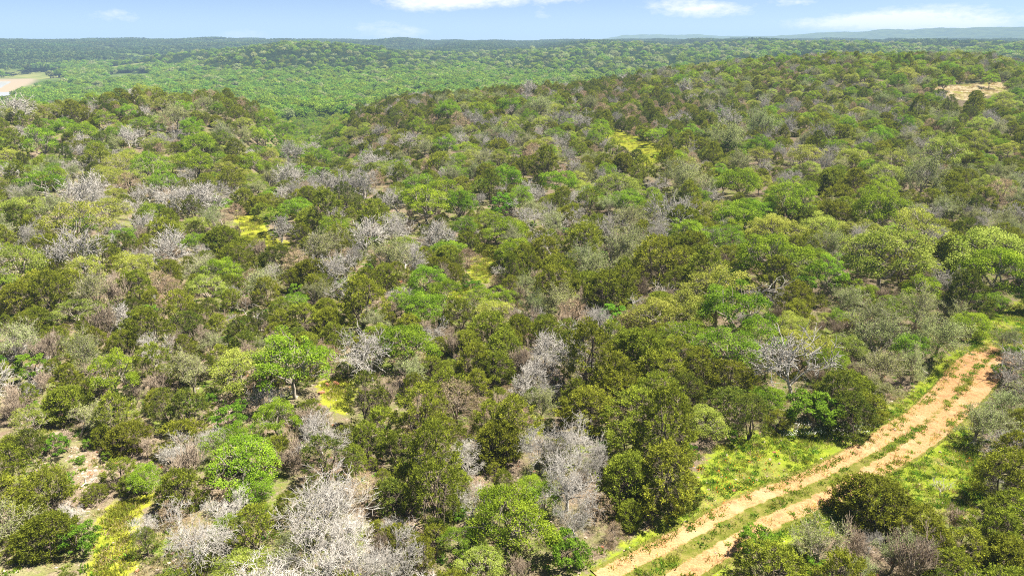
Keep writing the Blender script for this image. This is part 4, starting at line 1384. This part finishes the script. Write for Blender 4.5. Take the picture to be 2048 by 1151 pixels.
FARLEAF = leaf_material('far_leaf', (.028, .060, .024), (.145, .205, .052), .3, .3, .03)
grove = []
for s in range(5):
    q = np.random.RandomState(600 + s)
    parts = []
    for t_ in range(26):
        c = np.array([q.uniform(-20, 20), q.uniform(-20, 20), 0.0])
        wd = q.uniform(4.5, 8.5)
        tone = q.uniform(0, .55) if q.rand() < .7 else q.uniform(.6, 1)
        nn = 46
        d = unit(q.randn(nn, 3))
        d[:, 2] = np.abs(d[:, 2])
        p = c + d * np.array([wd * .42, wd * .42, wd * .55]) + np.array([0, 0, wd * .18])
        ax = unit(q.randn(nn, 3) + np.array([0, 0, .5]))
        Ln = q.uniform(.18, .34, nn) * wd
        tt = np.clip(tone + q.uniform(-.12, .12, nn), 0, 1)
        parts.append(kites(q, p - ax * Ln[:, None] * .4, ax, unit(d + np.array([0, 0, .7]) + q.randn(nn, 3) * .3), Ln, Ln * .8, tt, tt))
    grove.append(make_mesh('grove_%d' % s, [merge(parts, 0)], [FARLEAF]))
n = 15000
az = rs.uniform(-.73, .73, n)
r = np.sqrt(rs.uniform(1650 ** 2, 3750 ** 2, n))
x, y = r * np.sin(az), r * np.cos(az)
z = height(x, y)
scatter('far_woodland', grove, np.stack([x, y, z], -1), rs.uniform(0, 6.28, n), rs.uniform(.85, 1.25, n), rs.randint(0, 5, n),
        label='far-off woods covering the plateau up to the horizon', cat='woodland', kind='stuff')

# ------------------------------------------------------------------ grass, weeds, flowers, stones
GRASSM = leaf_material('grass_blade', (.165, .19, .018), (.34, .35, .050), .35, .3, .03)
VERGEM = leaf_material('verge_grass', (.18, .25, .020), (.38, .44, .055), .35, .25, .025)
WEEDM = leaf_material('weed_leaf', (.10, .19, .018), (.25, .36, .045), .35, .25, .03)
STRAWM = leaf_material('dry_grass', (.30, .23, .11), (.46, .37, .20), .25, .2, .02)


def tuft(seed, nb, spread, hgt, wid, lean):
    q = np.random.RandomState(seed)
    b = np.stack([q.randn(nb) * spread, q.randn(nb) * spread, np.zeros(nb)], -1)
    ax = unit(np.stack([q.randn(nb) * lean, q.randn(nb) * lean, np.ones(nb)], -1))
    L_ = hgt * q.uniform(.5, 1.2, nb)
    t_ = q.uniform(0, .7, nb)
    return kites(q, b, ax, unit(q.randn(nb, 3) * np.array([1, 1, .2])), L_, wid * q.uniform(.7, 1.4, nb), t_, np.clip(t_ + .3, 0, 1))


tufts = [make_mesh('tuft_%d' % i, [(*tuft(i, 26, .16, .34, .035, .45), 0)], [GRASSM]) for i in range(3)]
tufts += [make_mesh('weed_%d' % i, [(*tuft(10 + i, 26, .15, .22, .09, .9), 0)], [WEEDM]) for i in range(2)]
tufts += [make_mesh('straw_%d' % i, [(*tuft(20 + i, 22, .16, .30, .03, .6), 0)], [STRAWM]) for i in range(2)]
tufts += [make_mesh('verge_tuft_%d' % i, [(*tuft(30 + i, 26, .17, .28, .04, .6), 0)], [VERGEM]) for i in range(2)]
P, I, S = [], [], []


def sow(name, per_m2, mix, smin=.6, smax=1.3):
    pl = XYPOLY[name]
    lo_, hi_ = pl.min(0), pl.max(0)
    n = int((hi_ - lo_).prod() * per_m2)
    x, y = rs.uniform(lo_[0], hi_[0], n), rs.uniform(lo_[1], hi_[1], n)
    ok = inside(pl, x, y)
    dA, dB = near_line(rutA, x, y), near_line(rutB, x, y)
    ok &= (np.minimum(dA, dB) > .45 + .3 * rs.rand(n)) | (rs.rand(n) < .04)
    patch = wave_noise(x, y, 5, 77)
    ok &= rs.rand(n) < .62 + .9 * patch
    x, y = x[ok], y[ok]
    zg = height(x, y) - .01 + .1 * np.clip(1.7 - near_line(cl, x, y), 0, 1)
    P.append(np.stack([x, y, zg], -1))
    I.append(rs.choice(mix, len(x)))
    S.append(rs.uniform(smin, smax, len(x)))


sow('verge', 10, [7, 7, 8, 8, 3, 4, 3, 4, 0, 5])
for k_, d_ in (('clear_a', 4), ('clear_b', 7), ('clear_b2', 7), ('clear_c', 12), ('clear_d', 18), ('clear_e', 2)):
    sow(k_, d_, [0, 1, 2, 2, 5], .7, 1.5)
sow('tan', 1.2, [5, 6], 1.0, 2.0)
for k_ in ('bare_g', 'bare_h', 'bare_i', 'bare_k'):
    sow(k_, 2.0, [3, 4, 5, 6, 0])
n = 26000
az = rs.uniform(-.7, .7, n)
r = np.sqrt(rs.uniform(25 ** 2, 120 ** 2, n))
x, y = r * np.sin(az), r * np.cos(az)
ok = (near_line(cl, x, y) > 3) & (rs.rand(n) < .5 + 1.2 * wave_noise(x, y, 12, 78))
x, y = x[ok], y[ok]
P.append(np.stack([x, y, height(x, y) - .01], -1))
I.append(rs.choice([0, 3, 4, 5, 6, 6], len(x)))
S.append(rs.uniform(.6, 1.5, len(x)))
P, I, S = np.concatenate(P), np.concatenate(I), np.concatenate(S)
scatter('grass', tufts, P, rs.uniform(0, 6.28, len(P)), S, I, label='yellow-green grass and weeds on the verges, clearings and forest floor', cat='grass', kind='stuff')

REDM = leaf_material('flower_red', (.55, .10, .02), (.75, .25, .04), .2, .2, .02)
WHITEM = leaf_material('flower_white', (.7, .7, .62), (.8, .8, .75), .2, .1, .01)


def flower(seed, mt):
    q = np.random.RandomState(seed)
    b = np.stack([q.randn(6) * .12, q.randn(6) * .12, q.uniform(.15, .38, 6)], -1)
    return make_mesh('flower', [(*kites(q, b, unit(q.randn(6, 3)), unit(q.randn(6, 3) * .3 + np.array([0, 0, 1])), q.uniform(.05, .09, 6), q.uniform(.05, .08, 6), q.rand(6), q.rand(6)), 0)], [mt])


fm = [flower(1, REDM), flower(2, REDM), flower(3, WHITEM)]
reds = at_ground(*zip(*T(9, *[(rs.uniform(60, 620), rs.uniform(430, 800)) for _ in range(70)] + [(rs.uniform(1500, 1750), rs.uniform(330, 560)) for _ in range(12)])))[0]
whites = at_ground(*zip(*T(9, *[(rs.uniform(620, 1130), rs.uniform(250, 340)) for _ in range(260)])))[0]
Pf = np.concatenate([reds, whites])
If = np.concatenate([rs.randint(0, 2, len(reds)), np.full(len(whites), 2)])
ok = np.minimum(near_line(rutA, Pf[:, 0], Pf[:, 1]), near_line(rutB, Pf[:, 0], Pf[:, 1])) > .9
Pf, If = Pf[ok], If[ok]
Pf[:, 2] = height(Pf[:, 0], Pf[:, 1])
scatter('wildflowers', fm, Pf, rs.uniform(0, 6.28, len(Pf)), rs.uniform(.8, 1.3, len(Pf)), If, label='red and white wildflowers dotting the grass verge', cat='wildflowers', kind='stuff')

STONEM = bark_material('stone_tan', (.34, .25, .19), (.50, .42, .34), .2)
REDROCK = bark_material('stone_red', (.30, .13, .075), (.45, .22, .13), .15)


def stone_mesh(seed, mt, name='stone'):
    q = np.random.RandomState(seed)
    V = np.array([(a, b, c) for c in (-.5, .5) for b in (-.5, .5) for a in (-.5, .5)])
    bm = np.concatenate([V, V * 0])[:8]
    # a chipped block: cube cut to 3 x 3 patches, corners drawn in
    g_ = np.linspace(-1, 1, 4)
    vs_, qs_ = [], []
    for ax_ in range(3):
        for sg in (-1, 1):
            o_ = len(vs_)
            for u_ in g_:
                for v_ in g_:
                    p_ = np.zeros(3)
                    p_[ax_], p_[(ax_ + 1) % 3], p_[(ax_ + 2) % 3] = sg, u_, v_
                    vs_.append(p_)
            for a_ in range(3):
                for b_ in range(3):
                    f_ = [o_ + a_ * 4 + b_, o_ + (a_ + 1) * 4 + b_, o_ + (a_ + 1) * 4 + b_ + 1, o_ + a_ * 4 + b_ + 1]
                    qs_.append(f_ if sg > 0 else f_[::-1])
    v = np.array(vs_)
    v = v / (np.linalg.norm(v, axis=1, keepdims=True) ** .6)
    for _ in range(7):
        d_ = unit(q.randn(3))
        lim = q.uniform(.55, .85)
        ex = np.maximum(v @ d_ - lim, 0)
        v = v - ex[:, None] * d_
    v = v * np.array([.5, q.uniform(.32, .45), q.uniform(.2, .3)])
    me_ = make_mesh(name, [(v, np.array(qs_), np.full(len(v), .5), 0)], [mt])
    me_.shade_flat()
    return me_


stones = [stone_mesh(i, STONEM) for i in range(4)] + [stone_mesh(9, REDROCK)]
Ps = []
for k_, d_ in (('bare_g', 5), ('bare_h', 9), ('bare_i', 3), ('bare_k', 2)):
    pl = XYPOLY[k_]
    lo_, hi_ = pl.min(0), pl.max(0)
    n = int((hi_ - lo_).prod() * d_)
    x, y = rs.uniform(lo_[0], hi_[0], n), rs.uniform(lo_[1], hi_[1], n)
    ok = inside(pl, x, y)
    Ps.append(np.stack([x[ok], y[ok]], -1))
n = 5000
az = rs.uniform(-.7, .7, n)
r = np.sqrt(rs.uniform(25 ** 2, 110 ** 2, n))
x, y = r * np.sin(az), r * np.cos(az)
ok = (near_line(cl, x, y) > 1.2)
Ps.append(np.stack([x[ok], y[ok]], -1))
Ps = np.concatenate(Ps)
Ps = np.concatenate([Ps, height(Ps[:, 0], Ps[:, 1])[:, None]], 1)
scatter('loose_stones', stones, Ps, rs.uniform(0, 6.28, len(Ps)), rs.uniform(.1, .36, len(Ps)), rs.choice([0, 1, 2, 3, 0, 1, 2, 3, 4], len(Ps)),
        tilt=rs.uniform(-.25, .25, (len(Ps), 2)), label='loose tan stones strewn over the forest floor', cat='stones', kind='stuff')

ROCKS = [(7, 800, 1125, 32, 'R', 'small red rock beside the yellow grass at the bottom left'), (7, 1880, 80, 45, 'R', 'red rock slab at the left end of the small clearing'),
         (7, 1915, 38, 40, 'R', 'red ledge stone above the small clearing'), (7, 1965, 30, 45, 'R', 'middle red ledge stone above the small clearing'), (7, 1395, 155, 40, 'R', 'red-brown rock on the stony bank by a bare tree'),
         (9, 1555, 430, 18, 'S', 'single pale rock in the grass right of the track'), (7, 1290, 130, 30, 'S', 'tan rock on the stony bank left of a bare tree'), (7, 270, 355, 30, 'R', 'red rock under the small oak at lower left'),
         (5, 345, 540, 40, 'R', 'reddish rock in the gap by the centre-left oaks'), (9, 1290, 300, 20, 'S', 'tan rock on the eroded upper bank of the track')]
for n_, (t_, a_, b_, w_, m_, lb) in enumerate(ROCKS):
    (qx, qy), = T(t_, (a_, b_))
    q_, z_ = at_ground(qx, qy)
    o = link('rock', stone_mesh(700 + n_, REDROCK if m_ == 'R' else STONEM, 'rock'), label=lb, cat='rock', group='larger rocks lying in the open')
    o.location = (q_[0, 0], q_[0, 1], q_[0, 2] + .04)
    s_ = w_ / 2.9214 * z_[0] / FPX
    o.scale = (s_, s_, s_ * 1.3)
    o.rotation_euler = (.1, -.08, rs.uniform(0, 6.28))

# fallen limbs and brush
FALL = [(7, 560, 215, 95, 'straight pale fallen pole below the stony slope trees'), (7, 510, 590, 130, 'fan-shaped fallen branch on the stony slope'), (7, 60, 75, 150, 'star-shaped pale fallen branch at the left edge'),
        (7, 850, 270, 80, 'short fallen limb on the stony slope below the dark junipers'), (7, 150, 640, 110, 'crooked grey fallen limb beneath the left snag'), (4, 1500, 770, 190, 'long white fallen limb right of the white snag'),
        (4, 1060, 870, 100, 'pale fallen branch between junipers left of the snag'), (4, 100, 1020, 190, 'bleached fallen treetop in the brush at the left edge'), (4, 1480, 830, 120, 'thin white fallen branch below the white snag'),
        (6, 600, 610, 250, 'broken pale limb sprawling over the big oaks'), (6, 1410, 1020, 210, 'arched grey limb beside the track bend'), (7, 500, 770, 60, 'short upright stick by the yellow grass'),
        (5, 1720, 690, 130, 'thin dead limb leaning out of the dark thicket')]
for n_, (t_, a_, b_, w_, lb) in enumerate(FALL):
    (qx, qy), = T(t_, (a_, b_))
    up_ = 3.5 if t_ in (5, 6) and n_ != 10 else .25
    q_, z_ = at_ground(qx, qy, up_)
    tr, cr, h = build_bare(800 + n_, (4, 3, 2), 1.3, .035, .1, 1.0, .008, .22)
    o = link('fallen_branch', make_mesh('fallen_branch', [(*tr[:3], 0), (*cr[:3], 0)], [BARK_WHITE if n_ % 3 else BARK_PALE]), label=lb, cat='fallen branch', group='fallen and broken limbs')
    s_ = w_ / 2.9214 * z_[0] / FPX / max(h, 1)
    yaw = rs.uniform(0, 6.28)
    o.scale = (s_ * .7, s_ * .7, s_)
    o.rotation_euler = (math.radians(84 if up_ < 1 else 62), 0, yaw)
    dvec = np.array([math.sin(yaw), -math.cos(yaw)]) * s_ * h * .5
    o.location = (q_[0, 0] - dvec[0], q_[0, 1] - dvec[1], q_[0, 2] + (.25 if up_ < 1 else 2.6))
for n_, (t_, a_, b_, w_, lb) in enumerate(((4, 50, 960, 230, 'broad grey brush pile at the left edge'), (7, 570, 660, 170, 'brown brush heap on the stony slope'), (7, 170, 40, 170, 'grey brush heap below the left brush pile'),
                                           (4, 230, 1060, 170, 'low grey brush between the left oak and the edge'), (7, 330, 330, 130, 'brown brush under the small oak at lower left'))):
    (qx, qy), = T(t_, (a_, b_))
    q_, z_ = at_ground(qx, qy, .4)
    tr, cr, h = build_bare(830 + n_, (7, 6, 4, 3), .7, .02, -.3, 1.3, .004, .25, 4)
    o = link('brush_pile', make_mesh('brush_pile', [(*tr[:3], 0), (*cr[:3], 0)], [BARK_PINK if n_ in (1, 4) else BARK_PALE]), label=lb, cat='brush pile', group='heaps of cut brush')
    s_ = w_ / 2.9214 * z_[0] / FPX
    o.scale = (s_, s_, s_ * .45)
    o.rotation_euler = (0, 0, rs.uniform(0, 6.28))
    o.location = (q_[0, 0], q_[0, 1], q_[0, 2])

# ------------------------------------------------------------------ haze: a closed box of even, thin air round the land
ZTOP = float(gz.max()) + 14.0
print('land top', gz.max())
hz = Mat('haze_air')
pv = hz.new('ShaderNodeVolumePrincipled')
pv.inputs['Color'].default_value = (.40, .59, .83, 1)
pv.inputs['Density'].default_value = 1.65e-4
pv.inputs['Anisotropy'].default_value = 0.0
hz.l.new(pv.outputs[0], hz.out.inputs['Volume'])
X1, Z0, Z1 = 9200.0, -60.0, ZTOP
hv = [(sx * X1, sy * X1, zz) for zz in (Z0, Z1) for sy in (-1, 1) for sx in (-1, 1)]
hm = bpy.data.meshes.new('haze')
hm.from_pydata(hv, [], [(0, 2, 3, 1), (4, 5, 7, 6), (0, 1, 5, 4), (2, 6, 7, 3), (0, 4, 6, 2), (1, 3, 7, 5)])
hm.materials.append(hz.m)
hm.update()
link('haze', hm, kind='stuff', label='thin blue haze over the far land', cat='haze')
print('TREES', len(TREES), 'single', int(single.sum()), {k: len(v) for k, v in cats.items()}, 'grass', len(P))
